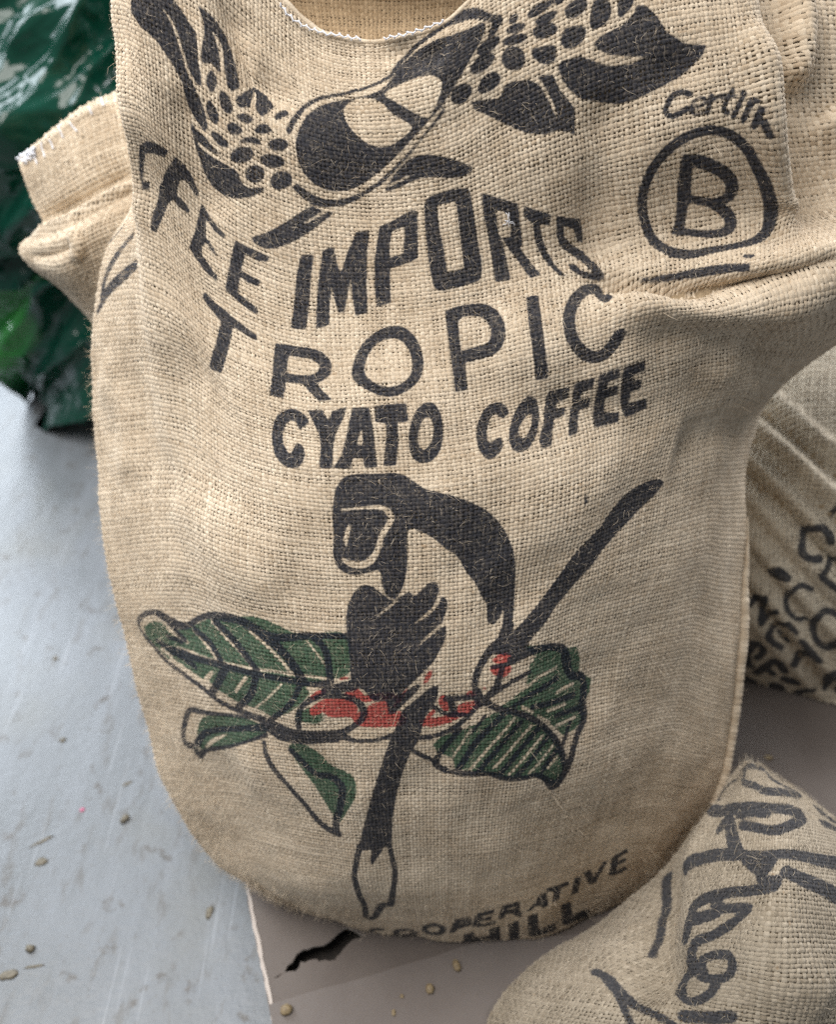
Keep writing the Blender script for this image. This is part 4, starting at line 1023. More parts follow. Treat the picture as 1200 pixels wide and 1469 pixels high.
SMALL_ART = [
('S','k',[(1684,145,141),(2529,160,142),(2362,483,135),(3424,547,138),(2490,690,132),(2015,702,130),(1775,597,133),(1463,461,136),(1540,185,141)]),
('S','k',[(1490,178,82),(433,318,84),(126,560,84),(759,874,79)]),
('S','k',[(749,837,149),(1116,840,151),(1458,863,136),(1833,896,115),(2127,927,118),(2455,941,143),(2662,964,144),(2336,1091,108),(2120,1146,96),(1865,1111,95),(1604,1054,104)]),
('S','k',[(1480,917,116),(2011,972,103)]),
('S','k',[(1173,1026,170),(1315,970,169)]),
('S','k',[(1371,1030,167),(1581,1240,148),(1682,1335,120)]),
('S','k',[(916,1416,124),(1023,1363,148),(1334,1342,143),(1619,1366,108),(1835,1371,103),(2057,1383,104),(2274,1374,100),(2515,1394,116),(2793,1413,134),(3072,1410,141)]),
('S','k',[(1809,1405,139),(2009,1512,159),(2062,1418,189)]),
('S','k',[(1977,1524,115),(2036,1634,91),(2157,1635,100)]),
('S','k',[(2164,1636,98),(2138,1697,97),(1954,1714,105),(1769,1717,106),(1587,1738,119),(1442,1769,139),(1354,1816,141)]),
('S','k',[(2252,1554,129),(2427,1618,137),(2644,1667,151),(2872,1734,168)]),
('S','k',[(3480,810,118),(4122,882,120)]),
('S','k',[(3175,997,97),(3815,1010,101)]),
('S','k',[(170,1405,86),(424,1591,51)]),
('S','k',[(194,1426,77),(553,1677,57),(781,1889,47),(962,2157,45)]),
('S','k',[(1553,1748,103),(1399,1794,113),(1362,1902,113),(1409,2104,112)]),
('S','k',[(1563,1768,95),(1661,1883,108),(1459,1949,124)]),
('S','k',[(1653,1865,88),(1953,1864,73),(1806,1983,84),(1655,2091,88),(1536,2149,101),(1536,2293,105),(1644,2402,70),(1749,2447,82),(1884,2410,86),(1922,2312,84),(1868,2231,73),(1739,2248,80),(1648,2310,92),(1705,2416,71)]),
('S','k',[(1593,2383,111),(1529,2497,119),(1640,2670,75),(1726,2687,85),(1804,2573,74),(1823,2492,72)]),
('S','k',[(1709,2834,94),(1968,2744,113)]),
('S','k',[(792,2484,61),(982,2537,57),(1206,2683,59),(1421,2812,48),(1657,2919,46)]),
('S','k',[(954,2545,45),(1147,2678,43),(1382,2938,42)])]
RIGHT_CTRL = [
[[0.3248,0.9516,0.3629],[0.3681,0.9017,0.4122],[0.4196,0.8807,0.4336],[0.4895,0.8807,0.4336],[0.5842,0.9017,0.4122],[0.7223,0.9689,0.3522]],
[[0.3019,0.8537,0.329],[0.3444,0.806,0.3731],[0.3912,0.7823,0.3991],[0.4565,0.7741,0.4049],[0.5635,0.8019,0.376],[0.7133,0.8725,0.305]],
[[0.2921,0.7839,0.2813],[0.3337,0.737,0.3263],[0.383,0.7102,0.3489],[0.4492,0.704,0.3495],[0.5557,0.7256,0.3212],[0.7083,0.7902,0.2435]],
[[0.2949,0.7375,0.2148],[0.3389,0.6949,0.2572],[0.3912,0.6712,0.2757],[0.4613,0.6662,0.2702],[0.5673,0.6796,0.2402],[0.715,0.7309,0.1627]],
[[0.3147,0.7153,0.1304],[0.3601,0.6768,0.1624],[0.4159,0.6558,0.1689],[0.4905,0.6479,0.1602],[0.5922,0.65,0.1326],[0.7265,0.6885,0.0707]],
[[0.3538,0.7126,0.04],[0.4025,0.6961,0.04],[0.4589,0.6801,0.04],[0.5258,0.6612,0.04],[0.6083,0.6438,0.04],[0.6904,0.6388,0.04]]]
RIGHT_FOLDS = [([(0.0677,0.0402),(0.1182,0.0995),(0.1693,0.1503),(0.2315,0.1907)],0.0051,0.0075),([(0.0699,0.0679),(0.1192,0.125),(0.169,0.1743),(0.2314,0.2158)],0.0051,-0.012),([(0.0718,0.0941),(0.1195,0.1492),(0.1688,0.1979),(0.2314,0.2415)],0.0051,0.0125),([(0.0734,0.1189),(0.1194,0.1724),(0.1688,0.2217),(0.2315,0.2684)],0.0051,-0.009000000000000001),([(0.0747,0.1431),(0.1193,0.1949),(0.1688,0.2465),(0.2316,0.2965)],0.0052,0.01),([(0.0757,0.1666),(0.1194,0.2175),(0.1688,0.2724),(0.2314,0.3261)],0.0053,-0.015),([(0.0764,0.1891),(0.1194,0.2407),(0.1687,0.2993),(0.2314,0.3581)],0.0054,0.0033750000000000004),([(0.0768,0.2109),(0.1194,0.2649),(0.1685,0.3278),(0.2325,0.3937)],0.0055,-0.0054),([(0.077,0.2326),(0.1193,0.2901),(0.1683,0.3584),(0.2364,0.4377)],0.0057,0.005625000000000001),([(0.077,0.2549),(0.1193,0.3166),(0.1686,0.3923),(0.243,0.4918)],0.0059,-0.00405),([(0.0767,0.2784),(0.1191,0.345),(0.1698,0.4331),(0.2484,0.5128)],0.0059,0.0045000000000000005),([(0.0762,0.3035),(0.1189,0.3758),(0.1719,0.4831),(0.2549,0.5128)],0.0059,-0.006750000000000001),([(0.0755,0.331),(0.1185,0.4107),(0.1756,0.5128),(0.2594,0.5128)],0.0059,0.0033750000000000004)]
RIGHT_ART = [
('S','k',[(1757,2586,66),(1723,2487,80),(1643,2417,76),(1570,2473,87),(1477,2619,85),(1469,2734,66),(1545,2803,66),(1663,2829,67)]),
('S','k',[(1906,2789,82),(1676,2959,66),(1748,3065,73),(1867,3154,78)]),
('S','k',[(1815,2322,61),(1863,2187,63)]),
('S','k',[(1225,3010,173),(1310,3053,95)]),
('S','k',[(1579,3216,61),(1416,3152,60),(1320,3382,63),(1338,3534,57),(1443,3653,57),(1512,3645,81)]),
('S','k',[(1916,3676,90),(1879,3766,88),(1826,3944,116),(1761,4040,118),(1679,3998,83),(1621,3908,78),(1598,3796,75),(1598,3634,74),(1660,3476,89),(1756,3470,77),(1848,3508,81),(1907,3581,93),(1916,3676,93)]),
('S','k',[(933,3528,77),(1089,3364,117),(1058,3773,62),(1218,3531,74)]),
('S','k',[(1330,3689,85),(1134,3938,77),(1269,4149,68)]),
('S','k',[(1237,3920,53),(1352,4085,66)]),
('S','k',[(1329,3694,80),(1414,3801,72)]),
('S','k',[(1477,3931,83),(1650,4236,113)]),
('S','k',[(1562,4074,100),(1409,4434,113)]),
('S','k',[(870,4408,96),(991,4141,118),(1085,4236,86),(999,4436,99)]),
('S','k',[(857,4309,100),(910,4681,119)]),
('S','k',[(980,4833,113),(1212,4402,117),(1300,4652,119)]),
('S','k',[(1100,4626,101),(1169,4784,102)]),
('S','k',[(1332,4838,179),(1405,4838,179)]),
('S','k',[(1183,5039,153),(1239,5030,153)]),
('S','k',[(1414,5137,91),(1498,5015,103),(1605,4902,102)]),
('S','k',[(1748,4891,85),(1824,4462,144),(1912,4532,87),(1905,4929,88)]),
('S','k',[(826,5064,204),(888,5094,204)])]
LEFT_CTRL = [
[[-0.4133,0.9351,0.5986],[-0.3733,0.94,0.6265],[-0.3357,0.9414,0.6505],[-0.3042,0.9512,0.6614],[-0.2609,0.9834,0.6672],[-0.2035,1.0408,0.6563]],
[[-0.4031,0.9114,0.5948],[-0.3616,0.9096,0.6227],[-0.3266,0.9147,0.6432],[-0.2957,0.9229,0.6524],[-0.2546,0.9523,0.6551],[-0.2014,1.0151,0.6427]],
[[-0.3967,0.8987,0.5732],[-0.3533,0.8882,0.5989],[-0.3198,0.8898,0.6156],[-0.2888,0.8976,0.6243],[-0.2483,0.9189,0.6256],[-0.1956,0.9749,0.613]],
[[-0.3881,0.8839,0.5492],[-0.3455,0.8703,0.5715],[-0.3119,0.8693,0.5883],[-0.2819,0.8751,0.5993],[-0.2448,0.9002,0.6048],[-0.1934,0.9552,0.5911]],
[[-0.4089,0.8657,0.5365],[-0.3617,0.8355,0.5553],[-0.3334,0.8278,0.5662],[-0.3028,0.8358,0.5781],[-0.2579,0.8613,0.5839],[-0.1899,0.9207,0.5677]],
[[-0.3989,0.8569,0.5193],[-0.3568,0.8217,0.5325],[-0.3309,0.818,0.5433],[-0.3009,0.8271,0.5535],[-0.2524,0.8463,0.5598],[-0.1862,0.8962,0.5406]],
[[-0.3745,0.8699,0.4814],[-0.3476,0.8369,0.4896],[-0.3278,0.8244,0.4981],[-0.2989,0.8229,0.5114],[-0.2461,0.8323,0.5218],[-0.1845,0.8761,0.5033]],
[[-0.3302,0.8547,0.4047],[-0.3138,0.8393,0.4101],[-0.2977,0.8265,0.4183],[-0.2797,0.8205,0.4265],[-0.2387,0.8305,0.4376],[-0.1751,0.8529,0.4326]],
[[-0.3051,0.7763,0.2878],[-0.2943,0.7661,0.2914],[-0.2797,0.7585,0.2979],[-0.2538,0.7535,0.3073],[-0.2154,0.7586,0.313],[-0.1664,0.7869,0.2996]],
[[-0.2266,0.7097,0.1241],[-0.2203,0.7003,0.1287],[-0.2141,0.6938,0.1364],[-0.1977,0.6965,0.1394],[-0.173,0.702,0.1455],[-0.1427,0.7209,0.1366]],
[[-0.1953,0.6852,0.004],[-0.1905,0.6831,0.004],[-0.1861,0.6831,0.004],[-0.1686,0.6852,0.004],[-0.143,0.696,0.004],[-0.108,0.707,0.004]]]
LEFT_FOLDS = [([(0.0039,0.1354),(0.0273,0.1264),(0.0588,0.1225),(0.0848,0.1152),(0.1173,0.1091)],0.0048,0.01),([(-0.0033,0.092),(0.0343,0.0952),(0.0675,0.0957),(0.1024,0.0934)],0.0048,-0.008),([(0.0068,0.1637),(0.0444,0.1583),(0.0691,0.1573)],0.0041,-0.007),([(-0.0005,0.0188),(0.0401,0.0226),(0.0677,0.0222),(0.1,0.0231)],0.0035,0.006),([(0.0625,0.14),(0.0704,0.158),(0.063,0.1736)],0.0034,0.008)]
WHIP_LINE = [[(490,182),(478,262),(471,312)],[(563,245),(567,291),(583,353)],[(308,232),(281,276),(274,365)],[(381,252),(373,291),(369,351)],[(727,216),(732,254),(730,277)],[(827,32),(831,122),(845,253)],[(206,223),(180,269),(181,374)]]
CORNER_STITCH = [(-6,40),(53,44),(167,215),(236,236),(153,246),(62,224)]
BAG_CTRL = [
[[-0.892,1.6915,0.7363],[-0.6667,1.5774,0.7591],[-0.5245,1.5233,0.7737],[-0.4274,1.5233,0.7737],[-0.3382,1.5532,0.762],[-0.2788,1.6673,0.7394]],
[[-0.8771,1.5442,0.6325],[-0.641,1.4193,0.6582],[-0.5128,1.3625,0.6698],[-0.4196,1.3625,0.6698],[-0.3399,1.4193,0.6582],[-0.2727,1.5328,0.6348]],
[[-0.8771,1.4452,0.5225],[-0.6507,1.3283,0.5571],[-0.5221,1.2752,0.5728],[-0.4289,1.2752,0.5728],[-0.3399,1.3283,0.5571],[-0.2622,1.4346,0.5257]],
[[-0.8793,1.3732,0.4127],[-0.6763,1.267,0.4442],[-0.5403,1.2076,0.4679],[-0.4361,1.2076,0.4679],[-0.3427,1.2472,0.4521],[-0.2536,1.3462,0.4126]],
[[-0.8275,1.3465,0.3233],[-0.6768,1.2637,0.3509],[-0.557,1.2071,0.3777],[-0.4441,1.1977,0.3822],[-0.3434,1.2192,0.3612],[-0.2466,1.2871,0.317]],
[[-0.6026,1.2941,0.2949],[-0.5601,1.2578,0.3144],[-0.5167,1.2266,0.3246],[-0.441,1.2105,0.3217],[-0.3436,1.2149,0.2967],[-0.2393,1.2548,0.2513]],
[[-0.7033,1.3374,0.2534],[-0.62,1.2751,0.2739],[-0.5535,1.2386,0.2781],[-0.4544,1.2118,0.2634],[-0.3431,1.2153,0.2374],[-0.235,1.2532,0.1898]],
[[-0.7677,1.3386,0.1651],[-0.658,1.2782,0.1876],[-0.5722,1.2408,0.1909],[-0.4744,1.221,0.1839],[-0.358,1.2232,0.1565],[-0.2448,1.2664,0.1148]],
[[-0.7366,1.3487,0.0866],[-0.6776,1.2957,0.1025],[-0.6002,1.2602,0.1078],[-0.4978,1.2425,0.1031],[-0.373,1.243,0.0888],[-0.2545,1.2927,0.0543]],
[[-0.7173,1.3587,0.004],[-0.6874,1.3609,0.004],[-0.635,1.326,0.004],[-0.5782,1.2879,0.004],[-0.435,1.3004,0.004],[-0.2886,1.3217,0.004]]]
CARD_OUTLINE = [(-0.1809,0.4401),(-0.1669,0.3912),(-0.1514,0.3478),(-0.1337,0.2955),(-0.1083,0.2189),(0.5362,0.2088),(0.8808,0.6725),(0.8487,0.8101),(0.2786,0.7854),(-0.2136,0.5474)]
CARD_HOLE = [(-0.1387,0.3427),(-0.1299,0.3491),(-0.1228,0.3582),(-0.1208,0.3654),(-0.1144,0.3701),(-0.0994,0.3728),(-0.0887,0.3775),(-0.081,0.3857),(-0.0722,0.3905),(-0.0529,0.3836),(-0.0645,0.3788),(-0.0744,0.3694),(-0.0826,0.3595),(-0.1011,0.3595),(-0.1145,0.3575),(-0.1192,0.3504),(-0.1232,0.3497)]
CARD_FLAP = [(-0.1407,0.3186),(-0.1061,0.3284),(-0.0537,0.3423),(0.0,0.3577),(0.0622,0.3763),(0.2091,0.3865),(0.3361,0.3435),(0.3823,0.283),(0.3634,0.2285),(-0.1114,0.2285)]
CARD_HOLE_SHADE = [(-0.1679,0.4268),(-0.1301,0.3007),(-0.1082,0.2332),(0.4897,0.2228),(0.7468,0.6842),(0.2772,0.7629)]
CARD_STRIP = [(-0.1798,0.4378),(-0.1661,0.3911),(-0.1507,0.3477),(-0.133,0.2955),(-0.1291,0.2955),(-0.1467,0.3477),(-0.1626,0.3911),(-0.1769,0.4378)]
FLOOR_CRUMBS = [(-0.3357,0.5289,0.0,0.0055,0.004,0.003,0.9),(-0.4239,0.5017,0.0,0.013,0.0018,0.0006,0.55),(-0.4158,0.478,0.0,0.007,0.0045,0.0005,0.3),(-0.3988,0.3847,0.0,0.005,0.004,0.003,0.2),(-0.4125,0.3595,0.0,0.008,0.005,0.0005,0.2),(-0.3884,0.3675,0.0,0.01,0.0015,0.0005,0.15),(-0.3443,0.5745,0.0,0.006,0.002,0.0005,0.5),(-0.4855,0.7614,0.0,0.004,0.003,0.001,0),(-0.4386,0.6341,0.0,0.004,0.003,0.001,0.4),(-0.2211,0.4211,0.0,0.004,0.008,0.0008,-0.2)]
CARD_CRUMBS = [(0.0373,0.3525,0.0388,0.0038,0.006,0.004,0.3),(0.0113,0.3315,0.0388,0.004,0.005,0.004,0.1),(-0.1237,0.3131,0.0388,0.006,0.005,0.004,0.3),(-0.0152,0.3253,0.0388,0.002,0.002,0.0015,0),(-0.0229,0.3107,0.0388,0.0022,0.003,0.0015,0),(0.4093,0.5864,0.036,0.005,0.003,0.002,0)]
PINK_SPECK = (-0.3884,0.5402,0.0)


# ================================================================ THE CARTON
def flat_sheet(name, outline, z0, thick, mat, parent, hole=None, tilt=None):
    cu = bpy.data.curves.new(name, 'CURVE')
    cu.dimensions = '2D'
    cu.fill_mode = 'BOTH'
    cu.extrude = thick / 2
    for pts in [outline] + ([hole] if hole else []):
        sp = cu.splines.new('POLY')
        sp.points.add(len(pts) - 1)
        for q, p in zip(sp.points, pts):
            q.co = (p[0], p[1], 0, 1)
        sp.use_cyclic_u = True
    tmp = bpy.data.objects.new('tmp', cu)
    scene.collection.objects.link(tmp)
    dg = bpy.context.evaluated_depsgraph_get()
    me = bpy.data.meshes.new_from_object(tmp.evaluated_get(dg))
    bpy.data.objects.remove(tmp)
    me.name = name
    me.materials.clear()
    for m in (mat if isinstance(mat, (list, tuple)) else [mat]):
        me.materials.append(m)
    if isinstance(mat, (list, tuple)):
        for p in me.polygons:
            p.material_index = 0 if abs(p.normal.z) > 0.5 else 1
    for v in me.vertices:
        v.co.z += z0 + thick / 2
        if tilt:
            v.co.z += tilt(v.co.x, v.co.y)
        v.co -= Vector(parent.location)
    o = bpy.data.objects.new(name, me)
    scene.collection.objects.link(o)
    o.parent = parent
    return o


def rough_line(pts, step=0.006, amp=0.0008, seed=0):
    r = random.Random(seed)
    out = []
    for a, b in zip(pts, pts[1:] + pts[:1]):
        n = max(1, int(math.dist(a, b) / step))
        for k in range(n):
            f = k / n
            out.append((a[0] + (b[0] - a[0]) * f + r.uniform(-amp, amp), a[1] + (b[1] - a[1]) * f + r.uniform(-amp, amp)))
    return out


carton = empty('cardboard_carton', (0.3, 0.5, 0.0))
tag(carton, 'flattened grey brown cardboard carton with a torn black hole under the sacks', 'carton')
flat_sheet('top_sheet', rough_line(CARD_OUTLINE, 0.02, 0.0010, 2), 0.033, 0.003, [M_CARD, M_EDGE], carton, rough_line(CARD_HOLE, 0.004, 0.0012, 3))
flat_sheet('top_flap', rough_line(CARD_FLAP, 0.015, 0.0006, 4), 0.0362, 0.0026, [M_FLAP_LIT, M_EDGE], carton)
flat_sheet('hole_shade_sheet', CARD_HOLE_SHADE, 0.004, 0.002, M_HOLE_SHADE, carton)  # dark sheet added below the hole so that it reads as unlit
flat_sheet('torn_paper_edge', rough_line(CARD_STRIP, 0.006, 0.0009, 6), 0.0361, 0.0009, M_EDGE, carton)
# side walls of the carton
cx = [p[0] for p in CARD_OUTLINE]
for k, (a, b) in enumerate(zip(CARD_OUTLINE, CARD_OUTLINE[1:] + CARD_OUTLINE[:1])):
    a, b = Vector((a[0], a[1], 0)), Vector((b[0], b[1], 0))
    d = (b - a).normalized()
    n = Vector((d.y, -d.x, 0)) * -0.0012
    a2, b2 = a + d * 0.003 + n * 2, b - d * 0.003 + n * 2
    V = [a2 - n, b2 - n, b2 + n, a2 + n]
    V = [(v.x, v.y, 0.0005) for v in V] + [(v.x, v.y, 0.0325) for v in V]
    link_mesh('side_wall', V, [(0, 3, 2, 1), (4, 5, 6, 7), (0, 1, 5, 4), (1, 2, 6, 5), (2, 3, 7, 6), (3, 0, 4, 7)], M_CARD, carton, False)

# ================================================================ THE MAIN SACK
main_f = Field(MAIN_CTRL, 0.0022, MAIN_FOLDS)
# small unevenness of a sack full of beans
main_f.lump((9, 2, 11, 0.013), (24, 2, 12, 0.0045))
main_p = Print(main_f, MAIN_ART)
sack = empty('burlap_sack', (0.02, 0.55, 0.036))
tag(sack, 'full tan burlap sack printed with IMPORTS TROPIC and a monkey on coffee leaves', 'sack')
weave(main_f, sack, M_BURLAP, 0.0033, main_p, amp=0.19, seed=3, twill=1)
fibres(main_f, sack, M_BURLAP, 56000, main_p, 0.002, 0.0085, 0.0010, 21, width=0.00014)
fibres(main_f, sack, M_BURLAP, 2000, main_p, 0.005, 0.016, 0.006, 22, width=0.00015)
fibres(main_f, sack, M_BURLAP, 9000, main_p, 0.003, 0.010, 0.0042, 23, s0=0.0, s1=0.10, t0=0.25, width=0.00016)
fibres(main_f, sack, M_BURLAP, 1200, main_p, 0.003, 0.008, 0.0036, 24, t0=main_f.T - 0.09, width=0.00016)

# body: front sheet behind the yarns, then round the back
st = 3
Pf = main_f.P[::st, ::st] - main_f.N[::st, ::st] * 0.0012
nr, nf = Pf.shape[:2]
nb = 40
rows = []
for i in range(nr):
    f = i / (nr - 1)
    Lp, Rp = Pf[i, 0], Pf[i, -1]
    mid = (Lp + Rp) / 2
    depth = np.interp(f, [0, 0.25, 0.5, 0.8, 1.0], [0.07, 0.12, 0.22, 0.26, 0.20])
    a = np.linspace(0, np.pi, nb + 2)[1:-1]
    arc = mid + (Rp - mid)[None] * np.cos(a)[:, None] + np.array([0, 1, 0.0])[None] * depth * np.sin(a)[:, None]
    arc[:, 2] = np.maximum(arc[:, 2], 0.037)
    rows.append(np.concatenate([Pf[i], arc]))
B = np.stack(rows)
nc = nf + nb
V = B.reshape(-1, 3)
i, j = np.meshgrid(np.arange(nr - 1), np.arange(nc), indexing='ij')
a = (i * nc + j).ravel()
b = (i * nc + (j + 1) % nc).ravel()
F = np.stack([a, a + nc, b + nc, b], 1)
cen = B[-1].mean(0)
cen[2] = 0.0375
body = link_mesh('cloth_body', V, F, M_BACK, sack)
Vb = np.concatenate([B[-1], cen[None]])
base = link_mesh('cloth_base', Vb, np.stack([np.arange(nc), (np.arange(nc) + 1) % nc, np.full(nc, nc)], 1), M_BACK, sack)

# inner wall of the mouth, behind the lowered front rim
inner_f = Field(INNER_CTRL, 0.0025)
weave(inner_f, sack, M_BURLAP_MOUTH_SHADE, 0.0034, NoPrint(), amp=0.19, seed=9, twill=1)
closed_body(inner_f, sack, M_BACK, (0, 1, 0.0), 0.02, 0.3, name='mouth_lining')

# rolled hem of the mouth
def along(field, pts, n, lift):
    p = smooth_line(np.array(pts, float) * 1e-4, max(2, n // max(1, len(pts) - 1)))
    P, N = field.at(p[:, 0], p[:, 1])
    return P + N * lift, N


def strand_tube(name, path, rad, mat, parent, sides=6):
    V, F = tube(path, rad, sides)
    k = len(path)
    ink = np.full((len(V), 3), 0.02)
    u = np.repeat(np.arange(k) / k, sides)
    thr = np.stack([0.5 + 0.3 * np.sin(u * 90), u * 3, u * 5], 1)
    return link_mesh(name, V, F, mat, parent, True, {'ink': ink, 'thread': thr})


Ph, Nh = along(main_f, HEM_LINE, 120, 0.0)
strand_tube('mouth_hem', Ph, 0.0019 + 0.0003 * np.sin(np.arange(len(Ph)) * 1.3), M_BURLAP, sack, 8)


def chain_stitch(name, pts3, n3, rad, amp, parent, pitch=0.008):
    """white chain stitching: open loops one after another"""
    P = np.asarray(pts3)
    d = np.r_[0, np.cumsum(np.linalg.norm(np.diff(P, axis=0), axis=1))]
    m = int(d[-1] / pitch * 14)
    u = np.linspace(0, d[-1], m)
    C = np.stack([np.interp(u, d, P[:, k]) for k in range(3)], 1)
    Nn = np.stack([np.interp(u, d, n3[:, k]) for k in range(3)], 1)
    T = np.gradient(C, axis=0)
    T /= np.linalg.norm(T, axis=1, keepdims=True)
    Sd = np.cross(T, Nn)
    ph = u / pitch * 2 * np.pi
    r = np.random.default_rng(4)
    C = C + Sd * (np.sin(ph) * amp)[:, None] + T * (np.sin(2 * ph) * amp * 0.9)[:, None] + Nn * (np.cos(ph) * amp * 0.5)[:, None]
    C += r.normal(0, 0.00012, C.shape)
    V, F = tube(C, rad, 5)
    return link_mesh(name, V, F, M_WHITE, parent)


for pts in STITCH_LINES:
    P_, N_ = along(main_f, pts, 80, 0.0040)
    chain_stitch('hem_stitching', P_, N_, 0.00055, 0.0013, sack, 0.0065)

# overcast seam down the right side
Ps, Ns = along(main_f, SEAM_LINE, 260, 0.003)
rs = np.random.default_rng(3)
seam_r = 0.0042 + 0.00020 * np.sin(np.cumsum(0.75 + 0.35 * rs.random(len(Ps)))) + 0.00025 * rs.normal(0, 1, len(Ps))
seam_r *= np.clip(np.linspace(0, 1, len(Ps)) * 4.0, 0.12, 1.0)
strand_tube('side_seam', Ps, seam_r, M_BURLAP, sack, 10)

# ================================================================ OTHER SACKS
def other_sack(ctrl, folds, art, mat, pitch, label, base, back, T, zmin, n_fib, seed, lump_amp=0.008, amp=0.2, tmax=None):
    f = Field(ctrl, 0.0028, folds)
    f.lump((7, 2, seed, lump_amp))
    root = empty('burlap_sack', base)
    tag(root, label, 'sack')
    pr = Print(f, art, 0.0016) if art else NoPrint()
    weave(f, root, mat, pitch, pr, amp=amp, seed=seed, twill=1, t1=tmax)
    fibres(f, root, mat, n_fib, pr, 0.004, 0.014, 0.0018, seed + 1)
    closed_body(f, root, M_BACK, back, T, zmin)
    return root, f


other_sack(SMALL_CTRL, SMALL_FOLDS, SMALL_ART, M_BURLAP_PALE, 0.0035,
           'small pale burlap sack with black brushed handwriting slumped against the printed sack', (0.35, 0.3, 0.0388), (0, 0.0, -1), 0.34, 0.0390, 9000, 31)
other_sack(RIGHT_CTRL, RIGHT_FOLDS, RIGHT_ART, M_BURLAP_GREY, 0.0044,
           'pleated burlap sack lettered NET standing behind the side seam of the printed sack', (0.5, 0.75, 0.036), (0.15, 1, -0.1), 0.30, 0.0368, 2500, 41, 0.006)
left_root, left_f = other_sack(LEFT_CTRL, LEFT_FOLDS, None, M_BURLAP, 0.0038,
           'folded burlap sack with white edge stitching leaning between green bag and printed sack', (-0.3, 0.85, 0.0), (0.1, 1, 0), 0.16, 0.003, 2500, 51, 0.006, tmax=0.36)
r = random.Random(8)
for pts in WHIP_LINE:
    P_, N_ = along(left_f, pts, 8, 0.0016)
    V, F = tube(P_, 0.0009, 5)
    link_mesh('edge_stitch', V, F, M_WHITE, left_root)
P_, N_ = along(left_f, CORNER_STITCH, 40, 0.002)
chain_stitch('corner_stitching', P_, N_, 0.0009, 0.0030, left_root, 0.007)

# ================================================================ GREEN PLASTIC BAG
bag_f = Field(BAG_CTRL, 0.004)
rb = np.random.default_rng(77)
X_, Y_ = bag_f.X, bag_f.Y
wx = (smooth_noise(bag_f.nt, bag_f.ns, 5, 3, 64) - 0.5) * 0.10
wy = (smooth_noise(bag_f.nt, bag_f.ns, 5, 3, 65) - 0.5) * 0.10
cr = (smooth_noise(bag_f.nt, bag_f.ns, 4, 2, 66) - 0.5) * 0.10
# taut pleats running down from the gathered neck: sharp crests, hollow flanks
for ang_, fq, am in ((0.62, 5.0, 0.050), (0.80, 9.0, 0.022), (0.45, 15.0, 0.011), (1.25, 7.0, 0.016), (-0.5, 6.0, 0.014)):
    u_ = ((X_ + wx) * math.cos(ang_) + (Y_ + wy) * math.sin(ang_)) * fq + rb.random() * 9
    tri = np.abs(u_ - np.floor(u_) - 0.5) * 2
    cr += am * (tri ** 1.8 - 0.35) * (0.3 + 1.4 * smooth_noise(bag_f.nt, bag_f.ns, 4, 2, int(fq * 7)))
bag_f.P = bag_f.P + bag_f.N * cr[..., None]
bag_f.P[..., 2] = np.maximum(bag_f.P[..., 2], 0.003)
bag_f.N = _grid_normals(bag_f.P, bag_f.flip)
bag = empty('plastic_bag', (-0.6, 1.35, 0.0))
tag(bag, 'crumpled glossy dark green plastic bag standing on the pale floor', 'plastic bag')
film = closed_body(bag_f, bag, M_FILM, (0, 1, 0), 0.30, 0.003, 0.0, 1, 'film', 0.35)
yy = np.linspace(0, 1, bag_f.nt)[:, None] + 0 * np.zeros((1, bag_f.ns))
xx = np.linspace(0, 1, bag_f.ns)[None, :] + 0 * yy
inner = np.clip(1 - ((xx - 0.17) / 0.17) ** 2 - ((yy - 0.80) / 0.17) ** 2 + (smooth_noise(bag_f.nt, bag_f.ns, 10, 3, 63) - 0.5) * 1.2, 0, 1)  # mask of the painted show-through light on the lower lobe
at = film.data.attributes.new('film', 'FLOAT_VECTOR', 'POINT')
w = np.zeros((len(film.data.vertices), 3), np.float32)
w[:inner.size, 0] = inner.ravel()
at.data.foreach_set('vector', w.ravel())

# ================================================================ CRUMBS
def nugget(name, loc, sx, sy, sz, rot, mat, label, group, seed, cat='crumb', jit=0.3):
    r = random.Random(seed)
    bm = bmesh.new()
    bmesh.ops.create_icosphere(bm, subdivisions=2, radius=1.0)
    for v in bm.verts:
        k = 1 + r.uniform(-jit, jit)
        v.co = Vector((v.co.x * sx * k, v.co.y * sy * k, max(v.co.z, -0.6) * sz * k))
    me = bpy.data.meshes.new(name)
    bm.to_mesh(me)
    bm.free()
    for p in me.polygons:
        p.use_smooth = True
    me.materials.append(mat)
    o = bpy.data.objects.new(name, me)
    o.location = (loc[0], loc[1], loc[2] + 0.55 * sz)
    o.rotation_euler = (0, 0, rot)
    scene.collection.objects.link(o)
    tag(o, label, cat, group)
    return o


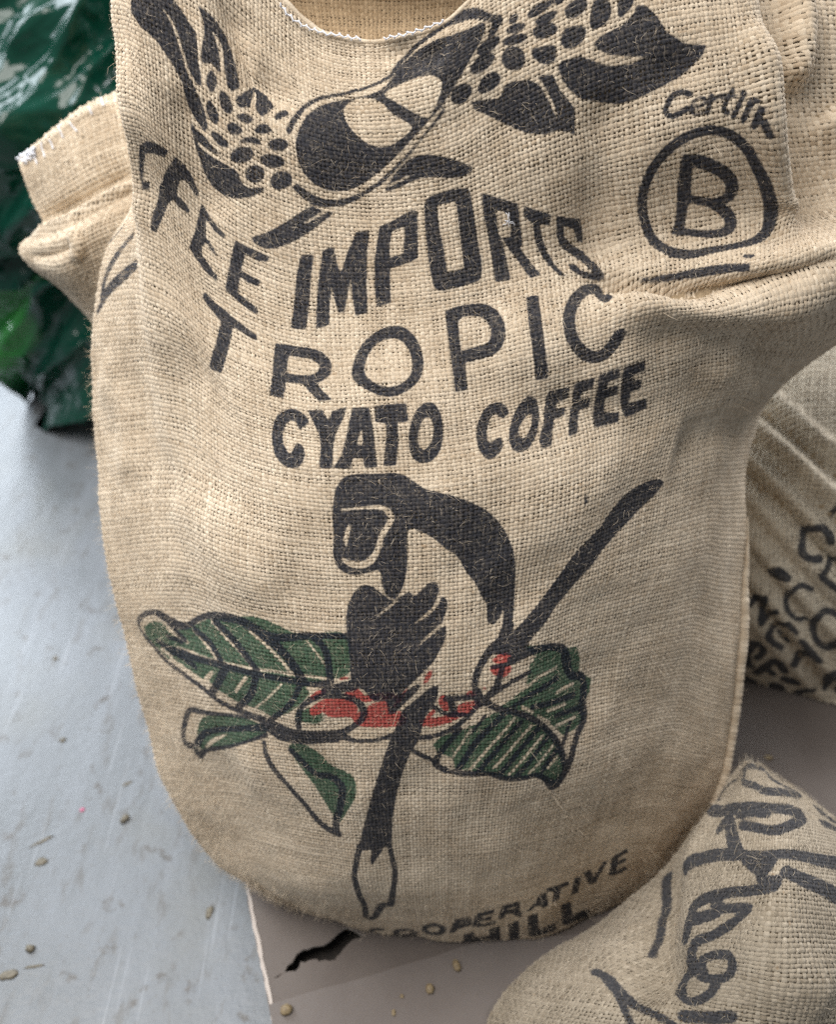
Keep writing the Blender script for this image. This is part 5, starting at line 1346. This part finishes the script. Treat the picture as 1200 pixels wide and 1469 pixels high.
FLOOR_LABELS = ['round olive brown crumb on the pale floor beside the lower left of the sack',
                'long thin dark splinter on the pale floor beside a flat flake', 'flat brown flake on the pale floor beside a long thin splinter',
                'round brown crumb on the pale floor beside a short thin splinter', 'widest flat brown flake on the pale floor beside a short splinter',
                'short thin brown splinter between a round crumb and a flat flake', 'narrow brown flake on the pale floor close to the sack side',
                'tiny brown speck on the open pale floor', 'tiny brown speck on the open pale floor', 'narrow brown flake on the floor beside the torn carton edge']
for k, (x, y, z, sx, sy, sz, rot) in enumerate(FLOOR_CRUMBS):
    nugget('crumb', (x, y, z), sx, sy, sz, rot, M_CRUMB, FLOOR_LABELS[k], 'crumbs on the floor', 70 + k)
CARD_LABELS = ['oval bean husk on the cardboard close under the lettering HILL', 'tan bean husk on the cardboard beside two tiny specks',
               'tan bean husk on the cardboard beside its torn pale edge', 'tiny tan speck on the cardboard flap', 'tiny tan speck on the cardboard flap',
               'small husk on the carton beyond the tip of the small sack']
for k, (x, y, z, sx, sy, sz, rot) in enumerate(CARD_CRUMBS):
    nugget('bean_husk', (x, y, z), sx, sy, sz, rot, M_BEAN, CARD_LABELS[k], 'husks on the cardboard', 90 + k, 'husk', 0.12)
x, y, z = PINK_SPECK
nugget('paint_speck', (x, y, z), 0.003, 0.002, 0.0008, 0.6, M_PINK, 'tiny pink speck on the pale grey floor', None, 99, 'speck')

# lint caught on the print
P0, N0 = main_f.at(np.array([LINT[0] * 1e-4]), np.array([LINT[1] * 1e-4]))
r2 = np.random.default_rng(12)
lint = empty('lint_thread', tuple(P0[0]))
tag(lint, 'white lint thread stuck to the letter R of IMPORTS on the sack', 'lint')
for k in range(5):
    a0 = r2.random() * 6.28
    d = np.array([math.cos(a0), 0.2, math.sin(a0)]) * 0.009
    u = np.linspace(0, 1, 7)[:, None]
    path = P0[0] + N0[0] * 0.0022 + d * (u - 0.3) + N0[0] * 0.002 * np.sin(u * 3.0) + r2.normal(0, 0.0004, (7, 3))
    V, F = tube(path, 0.00028, 4)
    link_mesh('strand', V, F, M_WHITE, lint)
